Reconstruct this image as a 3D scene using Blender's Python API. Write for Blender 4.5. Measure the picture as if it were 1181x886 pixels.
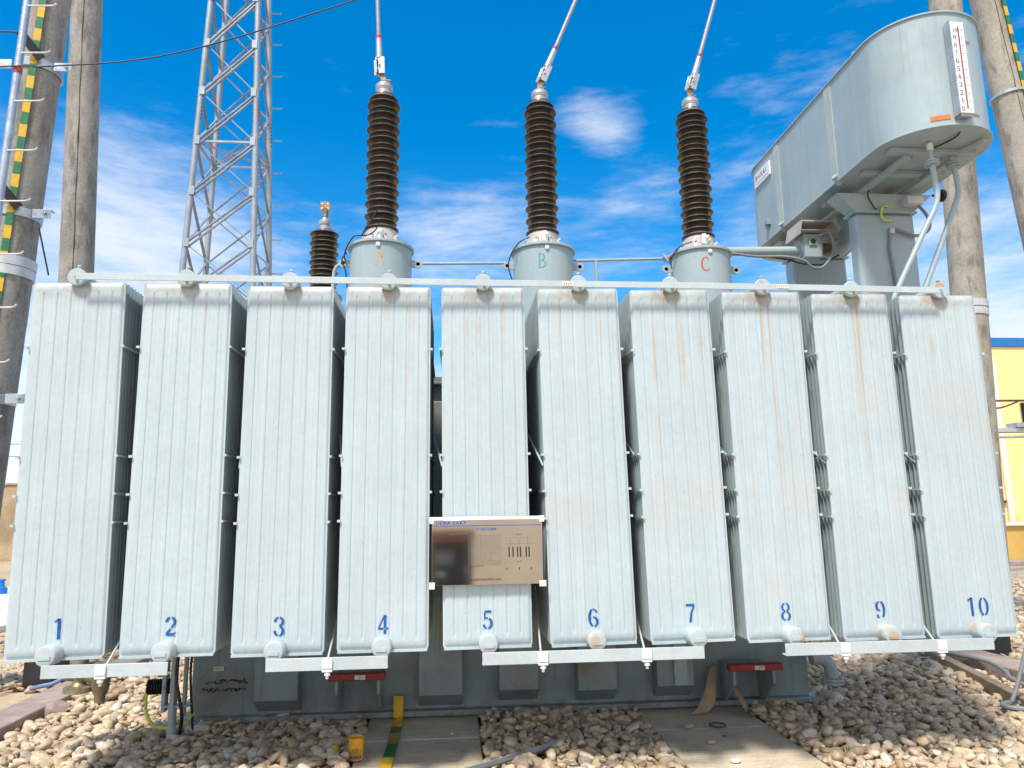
import bpy, math, random
import numpy as np
from mathutils import Vector, Matrix, noise as mn
random.seed(7); rng = np.random.default_rng(11)
PI = math.pi
S = bpy.context.scene
COL = S.collection
for o in list(bpy.data.objects): bpy.data.objects.remove(o)

# ------------------------------------------------------------------ camera
cd = bpy.data.cameras.new('camera'); cam = bpy.data.objects.new('camera', cd); COL.objects.link(cam)
_p, _y, _r = .1723, .0834, -.0136
fwd = Vector((math.sin(_y)*math.cos(_p), math.cos(_y)*math.cos(_p), math.sin(_p)))
rt = Vector((math.cos(_y), -math.sin(_y), 0)); up = rt.cross(fwd)
r2 = rt*math.cos(_r)+up*math.sin(_r); u2 = up*math.cos(_r)-rt*math.sin(_r)
M = Matrix((r2, u2, -fwd)).transposed().to_4x4(); M.translation = Vector((0, -4.4103, 1.5335))
cam.matrix_world = M
cd.sensor_width = 36; cd.lens = 36*837.5/1181; cd.clip_end = 3000; cd.clip_start = .05
S.camera = cam

# ------------------------------------------------------------------ sun, sky, exposure
to_sun = Vector((-.25, -.47, .85)).normalized()
sl = bpy.data.lights.new('sun', 'SUN'); sl.energy = 3.9; sl.angle = math.radians(9); sl.color = (1, .955, .88)
so = bpy.data.objects.new('sun', sl); COL.objects.link(so); so.location = (-6, -10, 20)
so.rotation_euler = to_sun.to_track_quat('Z', 'Y').to_euler()
S.view_settings.view_transform = 'Standard'; S.view_settings.look = 'None'
S.view_settings.gamma = 1; S.view_settings.exposure = .30
S.view_settings.use_curve_mapping = False

W = bpy.data.worlds.new('World'); S.world = W; W.use_nodes = True
nt = W.node_tree; N = nt.nodes; L = nt.links; N.clear()
def nn(t, **k):
    n = N.new(t)
    for a, b in k.items(): setattr(n, a, b)
    return n
out = nn('ShaderNodeOutputWorld'); bg = nn('ShaderNodeBackground'); L.new(bg.outputs[0], out.inputs[0])
sky = nn('ShaderNodeTexSky', sky_type='NISHITA', sun_disc=False)
sky.sun_elevation = math.asin(to_sun.z); sky.sun_rotation = math.atan2(to_sun.x, to_sun.y)
sky.air_density = 1.0; sky.dust_density = .8; sky.ozone_density = 2.5
hs = nn('ShaderNodeHueSaturation'); hs.inputs['Hue'].default_value = .496; hs.inputs['Saturation'].default_value = 1.5; hs.inputs['Value'].default_value = 1.62
L.new(sky.outputs[0], hs.inputs['Color'])
tc = nn('ShaderNodeTexCoord')
def vm(op, a, b=None):
    n = nn('ShaderNodeVectorMath', operation=op)
    if hasattr(a, 'links'): L.new(a, n.inputs[0])
    else: n.inputs[0].default_value = a
    if b is not None:
        if hasattr(b, 'links'): L.new(b, n.inputs[1])
        else: n.inputs[1].default_value = b
    return n
def ma(op, a, b=0., c=None, clamp=False):
    n = nn('ShaderNodeMath', operation=op, use_clamp=clamp)
    for i, q in enumerate((a, b, c)):
        if q is None: continue
        if hasattr(q, 'links'): L.new(q, n.inputs[i])
        else: n.inputs[i].default_value = q
    return n.outputs[0]
def sstep(x, lo, hi, a=0., b=1.):
    n = nn('ShaderNodeMapRange', interpolation_type='SMOOTHSTEP')
    L.new(x, n.inputs[0]); n.inputs[1].default_value = lo; n.inputs[2].default_value = hi
    n.inputs[3].default_value = a; n.inputs[4].default_value = b
    return n.outputs[0]
D = tc.outputs['Generated']
sep = nn('ShaderNodeSeparateXYZ'); L.new(D, sep.inputs[0])
st = vm('MULTIPLY', D, (1, 1, 4.2))
n1 = nn('ShaderNodeTexNoise'); n1.inputs['Scale'].default_value = 2.6; n1.inputs['Detail'].default_value = 9; n1.inputs['Roughness'].default_value = .62
n1.inputs['Distortion'].default_value = .35
off = vm('ADD', st.outputs[0], (3.7, 1.2, .4)); L.new(off.outputs[0], n1.inputs['Vector'])
n2 = nn('ShaderNodeTexNoise'); n2.inputs['Scale'].default_value = 13; n2.inputs['Detail'].default_value = 8; n2.inputs['Roughness'].default_value = .65
L.new(st.outputs[0], n2.inputs['Vector'])
cl = ma('ADD', ma('MULTIPLY', n1.outputs[0], .72), ma('MULTIPLY', n2.outputs[0], .28))
low = sstep(sep.outputs[2], .52, .15)              # cloud cover thickens towards the horizon
def blob(d, r, s):                                  # a patch of cloud in one direction of the sky
    v = Vector(d).normalized()
    q = vm('DISTANCE', D, tuple(v)); return sstep(q.outputs['Value'], r, 0, 0, s)
def pxdir(u, v):
    return r2*((u-590.5)/837.5) - u2*((v-443)/837.5) + fwd
cover = ma('MULTIPLY', low, .155)
for (u, v, r, s) in [(150, 270, .22, .15), (500, 270, .15, .15), (60, 330, .28, .16), (672, 138, .06, .21), (712, 143, .065, .21), (735, 215, .13, .12), (600, 240, .12, .08), (1000, 280, .3, .12), (1175, 60, .09, .1), (130, 205, .1, .06), (300, 320, .22, .15), (860, 230, .10, .06), (1175, 330, .2, .1)]:
    cover = ma('ADD', cover, blob(pxdir(u, v), r, s))
cover = ma('ADD', cover, ma('MULTIPLY', sstep(sep.outputs[2], .26, .04), .34))   # pale band near the horizon
cover = ma('ADD', cover, ma('MULTIPLY', sstep(sep.outputs[1], .15, -.25), .30))   # unseen cloud added behind the viewer to whiten and lift the fill
cover = ma('ADD', cover, ma('MULTIPLY', sstep(sep.outputs[2], .72, .92), .22))    # more cloud added overhead, out of view, for the same fill
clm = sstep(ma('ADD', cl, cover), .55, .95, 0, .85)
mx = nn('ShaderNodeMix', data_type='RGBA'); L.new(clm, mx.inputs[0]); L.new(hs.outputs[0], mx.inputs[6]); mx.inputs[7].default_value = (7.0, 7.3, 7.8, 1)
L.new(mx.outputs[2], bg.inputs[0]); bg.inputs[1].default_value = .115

# ------------------------------------------------------------------ render defaults
S.cycles.max_bounces = 6

# ------------------------------------------------------------------ helpers
def tag(o, label=None, cat=None, group=None, kind=None):
    if label: o['label'] = label
    if cat: o['category'] = cat
    if group: o['group'] = group
    if kind: o['kind'] = kind
    return o
ORG = {}
def empty(name, loc, label, cat, group=None):
    o = bpy.data.objects.new(name, None); COL.objects.link(o); o.location = loc; ORG[o.name] = Vector(loc)
    o.empty_display_size = .2
    return tag(o, label, cat, group)
class MB:
    def __init__(s): s.v = []; s.f = []; s.m = []
    def add(s, vs, fs, mi=0):
        b = len(s.v); s.v += [tuple(q) for q in vs]; s.f += [tuple(b+i for i in f) for f in fs]; s.m += [mi]*len(fs); return s
    def box(s, x0, x1, y0, y1, z0, z1, mi=0, rot=0, c=None):
        vs = [(x, y, z) for z in (z0, z1) for y in (y0, y1) for x in (x0, x1)]
        if rot:
            cx, cy = c or ((x0+x1)/2, (y0+y1)/2); ca, sa = math.cos(rot), math.sin(rot)
            vs = [(cx+(x-cx)*ca-(y-cy)*sa, cy+(x-cx)*sa+(y-cy)*ca, z) for x, y, z in vs]
        return s.add(vs, [(0, 2, 3, 1), (4, 5, 7, 6), (0, 1, 5, 4), (2, 6, 7, 3), (0, 4, 6, 2), (1, 3, 7, 5)], mi)
    def bar(s, p, q, w, h, up=(0, 0, 1), mi=0):         # rectangular bar from p to q
        p = Vector(p); q = Vector(q); d = (q-p).normalized(); u = Vector(up)
        if abs(d.dot(u)) > .98: u = Vector((0, 1, 0))
        a = d.cross(u).normalized(); b = a.cross(d).normalized()
        vs = [c+a*(i*w/2)+b*(j*h/2) for c in (p, q) for i, j in ((-1, -1), (1, -1), (1, 1), (-1, 1))]
        return s.add(vs, [(3, 2, 1, 0), (4, 5, 6, 7), (0, 1, 5, 4), (1, 2, 6, 5), (2, 3, 7, 6), (3, 0, 4, 7)], mi)
    def angle(s, p, q, w, t, up=(0, 0, 1)):             # L-section
        p = Vector(p); q = Vector(q); d = (q-p).normalized(); u = Vector(up)
        if abs(d.dot(u)) > .98: u = Vector((0, 1, 0))
        a = d.cross(u).normalized(); b = a.cross(d).normalized()
        s.bar(p+b*0, q+b*0, w, t, up); s.bar(p+a*(w/2-t/2)-b*(w/2), q+a*(w/2-t/2)-b*(w/2), t, w-t, up); return s
    def tube(s, pts, r, n=12, cap=True, mi=0):
        pts = [Vector(p) for p in pts]; rs = r if isinstance(r, (list, tuple)) else [r]*len(pts)
        vs = []; fs = []; T = [(pts[min(i+1, len(pts)-1)]-pts[max(i-1, 0)]).normalized() for i in range(len(pts))]
        a = T[0].orthogonal().normalized()
        for i, p in enumerate(pts):
            a = (a-T[i]*a.dot(T[i])).normalized(); b = T[i].cross(a)
            for k in range(n):
                t = 2*PI*k/n; vs.append(p+(a*math.cos(t)+b*math.sin(t))*rs[i])
        for i in range(len(pts)-1):
            for k in range(n): fs.append((i*n+k, i*n+(k+1) % n, (i+1)*n+(k+1) % n, (i+1)*n+k))
        if cap: fs.append(tuple(range(n-1, -1, -1))); fs.append(tuple((len(pts)-1)*n+k for k in range(n)))
        return s.add(vs, fs, mi)
    def lathe(s, prof, c=(0, 0, 0), n=40, axis=(0, 0, 1), mi=0):  # prof: (radius, height) pairs
        ax = Vector(axis).normalized(); a = ax.orthogonal().normalized(); b = ax.cross(a); c = Vector(c)
        vs = []; fs = []
        for r, h in prof:
            for k in range(n):
                t = 2*PI*k/n; vs.append(c+ax*h+(a*math.cos(t)+b*math.sin(t))*max(r, 1e-4))
        for i in range(len(prof)-1):
            for k in range(n): fs.append((i*n+k, i*n+(k+1) % n, (i+1)*n+(k+1) % n, (i+1)*n+k))
        fs.append(tuple(range(n-1, -1, -1))); fs.append(tuple((len(prof)-1)*n+k for k in range(n)))
        return s.add(vs, fs, mi)
    def prism(s, pts, z0, z1, mi=0):                      # 2-D outline (x,y), extruded in z
        n = len(pts); vs = [(x, y, z0) for x, y in pts]+[(x, y, z1) for x, y in pts]
        return s.add(vs, [tuple(range(n-1, -1, -1)), tuple(range(n, 2*n))]+[(i, (i+1) % n, n+(i+1) % n, n+i) for i in range(n)], mi)
    def prismy(s, pts, y0, y1, mi=0):                     # outline (x,z), extruded in y
        n = len(pts); vs = [(x, y0, z) for x, z in pts]+[(x, y1, z) for x, z in pts]
        return s.add(vs, [tuple(range(n)), tuple(range(2*n-1, n-1, -1))]+[(i, n+i, n+(i+1) % n, (i+1) % n) for i in range(n)], mi)
    def build(s, name, mats, parent=None, origin=None, ang=35, bevel=0, seg=2):
        me = bpy.data.meshes.new(name)
        po = ORG[parent.name] if parent else Vector((0, 0, 0))
        if origin is None:
            if parent: origin = po
            else:
                a = np.array(s.v); origin = ((a[:, 0].min()+a[:, 0].max())/2, (a[:, 1].min()+a[:, 1].max())/2, a[:, 2].min())
        o0 = Vector(origin)
        me.from_pydata([(x-o0.x, y-o0.y, z-o0.z) for x, y, z in s.v], [], s.f)
        mats = mats if isinstance(mats, (list, tuple)) else [mats]
        for m_ in mats: me.materials.append(m_)
        if len(mats) > 1: me.polygons.foreach_set('material_index', s.m)
        me.polygons.foreach_set('use_smooth', [True]*len(me.polygons))
        me.update(); me.set_sharp_from_angle(angle=math.radians(ang))
        o = bpy.data.objects.new(name, me); COL.objects.link(o)
        o.location = o0-po; ORG[o.name] = o0
        if parent: o.parent = parent
        if bevel:
            b = o.modifiers.new('bevel', 'BEVEL'); b.width = bevel; b.segments = seg; b.limit_method = 'ANGLE'; b.angle_limit = math.radians(40)
            b.harden_normals = False
        return o
def smooth(pts, n=6):                                       # Catmull-Rom
    P = [Vector(p) for p in pts]; P = [P[0]*2-P[1]]+P+[P[-1]*2-P[-2]]; o = []
    for i in range(1, len(P)-2):
        for k in range(n):
            t = k/n; a, b, c, d = P[i-1:i+3]
            o.append(.5*((2*b)+(c-a)*t+(2*a-5*b+4*c-d)*t*t+(3*b-a-3*c+d)*t**3))
    return o+[P[-2]]

def mat(name, col, rough=.5, metal=0., var=.12, vs=6., fine=.05, bump=.0, bs=60., tint=None, tints=2., tinta=.5, rust=None, spec=.5, grime=None):
    m = bpy.data.materials.new(name); m.use_nodes = True; t = m.node_tree; n = t.nodes; l = t.links; n.clear()
    def A(ty, **k):
        q = n.new(ty)
        for a, b in k.items(): setattr(q, a, b)
        return q
    o = A('ShaderNodeOutputMaterial'); b = A('ShaderNodeBsdfPrincipled'); l.new(b.outputs[0], o.inputs[0])
    g = A('ShaderNodeNewGeometry'); P = g.outputs['Position']
    def NO(sc, det=5, v=None, ro=.55):
        q = A('ShaderNodeTexNoise'); q.inputs['Scale'].default_value = sc; q.inputs['Detail'].default_value = det; q.inputs['Roughness'].default_value = ro
        l.new(v if v is not None else P, q.inputs['Vector']); return q.outputs[0]
    def MR(x, a, c, lo, hi):
        q = A('ShaderNodeMapRange', interpolation_type='SMOOTHSTEP'); l.new(x, q.inputs[0])
        for i, w in enumerate((a, c, lo, hi)): q.inputs[i+1].default_value = w
        return q.outputs[0]
    def MX(f, a, c, bt='MIX'):
        q = A('ShaderNodeMix', data_type='RGBA', blend_type=bt)
        for i, w in ((0, f), (6, a), (7, c)):
            if hasattr(w, 'links'): l.new(w, q.inputs[i])
            else: q.inputs[i].default_value = w if i == 0 else (*w, 1) if len(w) == 3 else w
        return q.outputs[2]
    def MU(a, c):
        q = A('ShaderNodeMath', operation='MULTIPLY')
        for i, w in enumerate((a, c)):
            if hasattr(w, 'links'): l.new(w, q.inputs[i])
            else: q.inputs[i].default_value = w
        return q.outputs[0]
    big = NO(vs); f_ = NO(vs*14, 3)
    k = MR(big, .3, .7, 1-var, 1+var); kf = MR(f_, .3, .7, 1-fine, 1+fine); kk = MU(k, kf)
    cc = A('ShaderNodeCombineColor');
    for i in range(3): l.new(kk, cc.inputs[i])
    c = MX(1., col, cc.outputs[0], 'MULTIPLY')
    if tint: c = MX(MU(MR(NO(tints, 6), .45, .7, 0, 1), tinta), c, tint)
    H = dict(A=A, l=l, P=P, NO=NO, MR=MR, MX=MX, MU=MU, b=b, n=n)
    if rust: c = rust(H, c)
    l.new(c, b.inputs['Base Color'])
    b.inputs['Roughness'].default_value = rough; b.inputs['Metallic'].default_value = metal
    b.inputs['Specular IOR Level'].default_value = spec
    r_ = MR(NO(vs*5, 4), .3, .7, max(.05, rough-.08), min(1, rough+.1)); 
    if metal < 1: l.new(r_, b.inputs['Roughness'])
    if bump:
        bn = A('ShaderNodeBump'); bn.inputs['Strength'].default_value = 1; bn.inputs['Distance'].default_value = bump
        l.new(NO(bs, 6), bn.inputs['Height']); l.new(bn.outputs[0], b.inputs['Normal'])
    return m

def rad_rust(H, c):
    A, l, P, NO, MR, MX, MU = (H[k] for k in ('A', 'l', 'P', 'NO', 'MR', 'MX', 'MU'))
    # chalky vertical rain streaks
    mp = A('ShaderNodeMapping'); mp.inputs['Scale'].default_value = (55, 55, .7); l.new(P, mp.inputs[0])
    s1 = NO(1., 5, mp.outputs[0])
    c = MX(MU(MR(s1, .45, .75, 0, 1), .35), c, (.62, .685, .70))
    mp3 = A('ShaderNodeMapping'); mp3.inputs['Scale'].default_value = (140, 140, 9); l.new(P, mp3.inputs[0])
    c = MX(MU(MR(NO(1., 3, mp3.outputs[0]), .56, .72, 0, 1), .22), c, (.33, .40, .42))
    # rust runs starting at the top
    mp2 = A('ShaderNodeMapping'); mp2.inputs['Scale'].default_value = (24, 24, .35); mp2.inputs['Location'].default_value = (4.2, 0, 0); l.new(P, mp2.inputs[0])
    s2 = NO(1., 2, mp2.outputs[0])
    sp = A('ShaderNodeSeparateXYZ'); l.new(P, sp.inputs[0])
    zt = MR(sp.outputs[2], 1.0, 2.8, 0, 1); wh = MR(sp.outputs[0], -1.6, 1.5, .35, 1.0)
    pt = MR(NO(2.1, 3), .4, .58, 0, 1)
    k = MU(MU(MR(s2, .55, .68, 0, 1), zt), MU(wh, pt))
    c = MX(MU(k, .6), c, (.50, .29, .13))
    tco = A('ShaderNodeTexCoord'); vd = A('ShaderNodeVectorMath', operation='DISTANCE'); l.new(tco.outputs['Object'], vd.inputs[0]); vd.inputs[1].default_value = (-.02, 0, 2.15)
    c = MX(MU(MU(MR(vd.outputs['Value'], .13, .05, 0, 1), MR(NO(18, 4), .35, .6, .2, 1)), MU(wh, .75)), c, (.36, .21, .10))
    # yellowish bloom
    c = MX(MU(MU(MR(NO(1.7, 4), .5, .72, 0, 1), wh), .28), c, (.60, .50, .40))
    # grime band along the top pressing
    band = MR(sp.outputs[2], 2.79, 2.86, 0, 1)
    c = MX(MU(MU(band, MR(NO(9, 5), .35, .65, .2, 1)), .6), c, (.36, .36, .34))
    oi = A('ShaderNodeObjectInfo'); c = MX(MU(oi.outputs['Random'], .16), c, (.40, .455, .46))
    # small dark specks
    v = A('ShaderNodeTexVoronoi'); v.inputs['Scale'].default_value = 16; l.new(P, v.inputs['Vector'])
    c = MX(MU(MR(v.outputs['Distance'], .07, .04, 0, 1), .45), c, (.14, .14, .13))
    return c
def disc_rust(H, c):
    A, l, P, NO, MR, MX, MU = (H[k] for k in ('A', 'l', 'P', 'NO', 'MR', 'MX', 'MU'))
    sp = A('ShaderNodeSeparateXYZ'); l.new(P, sp.inputs[0])
    wh = MR(sp.outputs[0], -1.4, 2.2, .25, 1.0)
    return MX(MU(MU(MR(NO(9, 5), .50, .66, 0, 1), wh), .75), c, (.50, .26, .08))
def conc_streak(H, c):
    A, l, P, NO, MR, MX, MU = (H[k] for k in ('A', 'l', 'P', 'NO', 'MR', 'MX', 'MU'))
    mp = A('ShaderNodeMapping'); mp.inputs['Scale'].default_value = (9, 9, 2.4); l.new(P, mp.inputs[0])
    c = MX(MU(MR(NO(1., 7, mp.outputs[0], .65), .48, .66, 0, 1), .7), c, (.12, .105, .085))
    mp = A('ShaderNodeMapping'); mp.inputs['Scale'].default_value = (4, 4, 1.2); l.new(P, mp.inputs[0])
    c = MX(MU(MR(NO(1.3, 7, mp.outputs[0], .65), .5, .62, 0, 1), .6), c, (.38, .35, .30))
    c = MX(MU(MR(NO(60, 2), .66, .72, 0, 1), .6), c, (.08, .07, .06))
    return c
def por_dust_glint(H, c):  # paler upward faces: dust plus a painted sky highlight on the shed rims
    A, l, P, MR, MX, MU = (H[k] for k in ('A', 'l', 'P', 'MR', 'MX', 'MU'))
    g = A('ShaderNodeNewGeometry'); sp = A('ShaderNodeSeparateXYZ'); l.new(g.outputs['Normal'], sp.inputs[0])
    return MX(MU(MR(sp.outputs[2], .2, .8, 0, 1), .6), c, (.30, .23, .16))
def slab_lines(H, c):
    A, l, P, NO, MR, MX, MU = (H[k] for k in ('A', 'l', 'P', 'NO', 'MR', 'MX', 'MU'))
    mp = A('ShaderNodeMapping'); mp.inputs['Scale'].default_value = (3, 60, 1); l.new(P, mp.inputs[0])
    c = MX(MU(MR(NO(1., 6, mp.outputs[0]), .45, .65, 0, 1), .35), c, (.30, .23, .16))
    return MX(MU(MR(NO(2.2, 6), .5, .66, 0, 1), .4), c, (.27, .22, .17))

def streaks(H, c):
    A, l, P, NO, MR, MX, MU = (H[k] for k in ('A', 'l', 'P', 'NO', 'MR', 'MX', 'MU'))
    mp = A('ShaderNodeMapping'); mp.inputs['Scale'].default_value = (20, 20, .9); l.new(P, mp.inputs[0]); s1 = NO(1., 5, mp.outputs[0])
    c = MX(MU(MR(s1, .48, .72, 0, 1), .28), c, (.47, .51, .50))
    mp = A('ShaderNodeMapping'); mp.inputs['Scale'].default_value = (38, 38, 1.3); mp.inputs['Location'].default_value = (3, 1, 2); l.new(P, mp.inputs[0])
    c = MX(MU(MU(MR(NO(1., 4, mp.outputs[0]), .58, .72, 0, 1), MR(NO(1.4, 3), .45, .6, 0, 1)), .35), c, (.24, .21, .16))
    return MX(MU(MR(NO(70, 2), .68, .73, 0, 1), .35), c, (.16, .15, .13))
def tank_dirt(H, c):
    A, l, P, NO, MR, MX, MU = (H[k] for k in ('A', 'l', 'P', 'NO', 'MR', 'MX', 'MU'))
    sp = A('ShaderNodeSeparateXYZ'); l.new(P, sp.inputs[0]); z = sp.outputs[2]
    mp = A('ShaderNodeMapping'); mp.inputs['Scale'].default_value = (26, 26, 1.2); l.new(P, mp.inputs[0])
    c = MX(MU(MR(NO(1., 5, mp.outputs[0]), .54, .70, 0, 1), .35), c, (.12, .14, .14))
    c = MX(MU(MU(MR(z, .35, .05, 0, 1), MR(NO(6, 6), .35, .6, .1, 1)), .3), c, (.26, .22, .16))
    c = MX(MU(MU(MR(z, .16, .03, 0, 1), MR(NO(11, 6), .52, .66, 0, 1)), .6), c, (.20, .12, .07))
    return MX(MU(MR(NO(2.4, 6), .58, .66, 0, 1), .4), c, (.17, .14, .08))
PAINT = mat('grey green enamel', (.34, .42, .435), .38, var=.06, vs=1.6, fine=.02, bump=.0012, bs=9, tint=(.45, .45, .40), tints=3, tinta=.25, rust=streaks)
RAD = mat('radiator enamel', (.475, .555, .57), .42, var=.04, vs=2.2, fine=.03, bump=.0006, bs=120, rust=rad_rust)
RADIN = mat('shaded radiator fin enamel', (.25, .32, .325), .5, var=.1, vs=3, fine=.03)  # same enamel darkened, putting the shade between the plates into the colour
HEAD = mat('header enamel', (.45, .52, .53), .4, var=.05, vs=5, fine=.03, rust=disc_rust)
BARM = mat('flat bar enamel', (.49, .555, .56), .42, var=.06, vs=5, fine=.04, tint=(.42, .40, .35), tints=4, tinta=.3)
BRACEM = mat('brace steel', (.23, .26, .30), .5, .35, var=.2, vs=2)
TOWERM = mat('tower steel', (.33, .36, .39), .5, .35, var=.12, vs=2)
TANKM = mat('tank enamel', (.25, .32, .335), .45, var=.12, vs=1.7, fine=.04, bump=.001, bs=12, tint=(.22, .20, .15), tints=2.5, tinta=.5, rust=tank_dirt)
PORC = mat('brown porcelain', (.040, .031, .024), .3, var=.1, vs=3, fine=.02, rust=por_dust_glint)
GALV = mat('galvanised steel', (.50, .53, .56), .42, .75, var=.14, vs=7, fine=.06)
STEELW = mat('weathered white steel', (.60, .61, .62), .5, .25, var=.1, vs=9)
ALU = mat('cast aluminium', (.50, .50, .50), .4, .6, var=.1, vs=20, tint=(.35, .32, .28), tints=12, tinta=.5)
ALUW = mat('dull silver conductor', (.33, .32, .33), .55, .3, var=.1, vs=20)
BRASS = mat('tarnished brass', (.33, .235, .12), .45, .6, var=.25, vs=25)
BRONZE = mat('dusty bronze', (.30, .25, .16), .5, .5, var=.25, vs=20)
CASTW = mat('pale cast flange', (.58, .55, .51), .5, .15, var=.12, vs=14, tint=(.36, .30, .24), tints=9, tinta=.4)
SEAM = mat('pale enamel', (.44, .49, .46), .45, var=.05)
WHITE = mat('white enamel', (.80, .81, .81), .4, var=.05, vs=9)
BLACK = mat('black rubber', (.018, .018, .02), .5, var=.2, vs=20)
BLACKP = mat('dark steel and strut shade', (.025, .022, .022), .55, var=.25, vs=5)  # also used as painted shade on the pole struts
BLUEP = mat('blue stencil paint', (.002, .095, .36), .5, var=.3, vs=30, fine=.15)
RED = mat('red enamel', (.27, .025, .018), .4, var=.25, vs=20)
REDT = mat('red tape', (.62, .02, .05), .5)
ORANGEP = mat('orange brush paint', (.58, .34, .10), .6, var=.3, vs=40)
TEALP = mat('teal brush paint', (.06, .34, .38), .6, var=.3, vs=40)
REDP = mat('red brush paint', (.50, .07, .04), .6, var=.3, vs=40)
ORANGE = mat('orange sticker', (.62, .19, .02), .5, var=.15, vs=20)
CONC = mat('spun concrete', (.28, .262, .235), .85, var=.18, vs=2.5, fine=.12, bump=.004, bs=45, rust=conc_streak)
CONCR = mat('pale spun concrete', (.38, .34, .28), .85, var=.15, vs=2.5, fine=.1, bump=.004, bs=45, rust=conc_streak)
KERBM = mat('kerb concrete', (.36, .28, .235), .9, var=.15, vs=5, fine=.12, bump=.006, bs=40, tint=(.22, .17, .13), tints=4, tinta=.6)
SLABM = mat('formed concrete', (.62, .52, .38), .85, var=.12, vs=3, fine=.1, bump=.002, bs=90, rust=slab_lines)
YELLOWT = mat('yellow band paint', (.72, .42, .02), .5, var=.1, vs=25)
GREENT = mat('green band paint', (.02, .17, .06), .5, var=.2, vs=25)
YWALL = mat('yellow render', (.88, .72, .30), .85, var=.04, vs=1, fine=.04, bump=.002, bs=60)
WALLD = 0
MUST = mat('mustard render', (.60, .38, .10), .85, var=.08, vs=1.4, fine=.05)
BLUEW = mat('blue coping', (.02, .16, .48), .6, var=.05)
CREAM = mat('pale cream paint', (.75, .70, .58), .7, var=.06)
TANW = mat('tan boundary render', (.42, .32, .20), .9, var=.15, vs=1.5, fine=.1, bump=.005, bs=30, tint=(.25, .19, .12), tints=1.2, tinta=.6)
STAIN = mat('stainless plate', (.57, .55, .51), .06, 1.0, var=.05, vs=3, fine=.01)
INKB = mat('blue ink', (.01, .08, .38), .5)
INKK = mat('black ink', (.015, .015, .018), .6)
INKG = mat('grey ink', (.20, .18, .15), .5)
INKP = mat('purple ink', (.22, .03, .12), .5)
INKR = mat('dark red ink', (.33, .04, .05), .5)
CARD = mat('brown card', (.40, .28, .17), .8, var=.15, vs=12)
YWIRE = mat('yellow green sleeve', (.55, .62, .10), .4, var=.2, vs=30)
BLUEPL = mat('blue plastic', (.16, .22, .42), .35)
GREYC = mat('grey sheath', (.22, .23, .24), .5, var=.1)
CUPM = mat('yellow printed tin', (.80, .40, .03), .4, var=.08, vs=30)
GREEN = mat('pale green enamel', (.28, .40, .22), .5)
BROWNST = mat('rusty brown rod', (.22, .12, .05), .6, .3, var=.3, vs=20)
PURP = mat('purple rubber', (.10, .06, .16), .5)

def ground_mat():
    m = mat('sandy soil', (.46, .34, .21), .95, var=.14, vs=.7, fine=.12, bump=.02, bs=14, tint=(.50, .42, .32), tints=.5, tinta=.6)
    return m
SAND = ground_mat()
def cell_mat():
    m = bpy.data.materials.new('small stones'); m.use_nodes = True; t = m.node_tree; n = t.nodes; l = t.links
    b = n['Principled BSDF']; g = n.new('ShaderNodeNewGeometry'); v = n.new('ShaderNodeTexVoronoi'); v.inputs['Scale'].default_value = 13
    l.new(g.outputs['Position'], v.inputs['Vector'])
    r = n.new('ShaderNodeValToRGB'); sx = n.new('ShaderNodeSeparateColor'); l.new(v.outputs['Color'], sx.inputs[0]); l.new(sx.outputs[0], r.inputs[0])
    e = r.color_ramp.elements; e[0].color = (.22, .17, .12, 1); e[1].color = (.55, .46, .35, 1)
    l.new(r.outputs[0], b.inputs['Base Color']); b.inputs['Roughness'].default_value = .9
    bn = n.new('ShaderNodeBump'); bn.inputs['Distance'].default_value = .05; bn.invert = True; l.new(v.outputs['Distance'], bn.inputs['Height']); l.new(bn.outputs[0], b.inputs['Normal'])
    return m
CELL = cell_mat()
def pebble_mat():
    m = bpy.data.materials.new('river pebbles'); m.use_nodes = True; t = m.node_tree; n = t.nodes; l = t.links
    b = n['Principled BSDF']; g = n.new('ShaderNodeNewGeometry')
    r = n.new('ShaderNodeValToRGB'); l.new(g.outputs['Random Per Island'], r.inputs[0])
    cols = [(0, (.52, .38, .24)), (.16, (.62, .48, .31)), (.34, (.52, .395, .26)), (.5, (.66, .53, .37)), (.64, (.43, .29, .175)), (.72, (.38, .33, .27)), (.77, (.56, .42, .29)), (.9, (.68, .60, .48)), (.96, (.24, .215, .19)), (.975, (.56, .45, .27))]
    e = r.color_ramp.elements
    while len(e) < len(cols): e.new(.5)
    for q, (p, c) in zip(e, cols): q.position = p; q.color = (*c, 1)
    r.color_ramp.interpolation = 'CONSTANT'
    nz = n.new('ShaderNodeTexNoise'); nz.inputs['Scale'].default_value = 35; nz.inputs['Detail'].default_value = 6; l.new(g.outputs['Position'], nz.inputs['Vector'])
    mr = n.new('ShaderNodeMapRange'); l.new(nz.outputs[0], mr.inputs[0]); mr.inputs[1].default_value = .3; mr.inputs[2].default_value = .7; mr.inputs[3].default_value = .72; mr.inputs[4].default_value = 1.15
    x = n.new('ShaderNodeMix'); x.data_type = 'RGBA'; x.blend_type = 'MULTIPLY'; x.inputs[0].default_value = 1
    l.new(r.outputs[0], x.inputs[6]); l.new(mr.outputs[0], x.inputs[7]); l.new(x.outputs[2], b.inputs['Base Color'])
    b.inputs['Roughness'].default_value = .72
    bn = n.new('ShaderNodeBump'); bn.inputs['Distance'].default_value = .004; n3 = n.new('ShaderNodeTexNoise'); n3.inputs['Scale'].default_value = 90; l.new(g.outputs['Position'], n3.inputs['Vector'])
    l.new(n3.outputs[0], bn.inputs['Height']); l.new(bn.outputs[0], b.inputs['Normal'])
    return m
PEB = pebble_mat()

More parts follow.
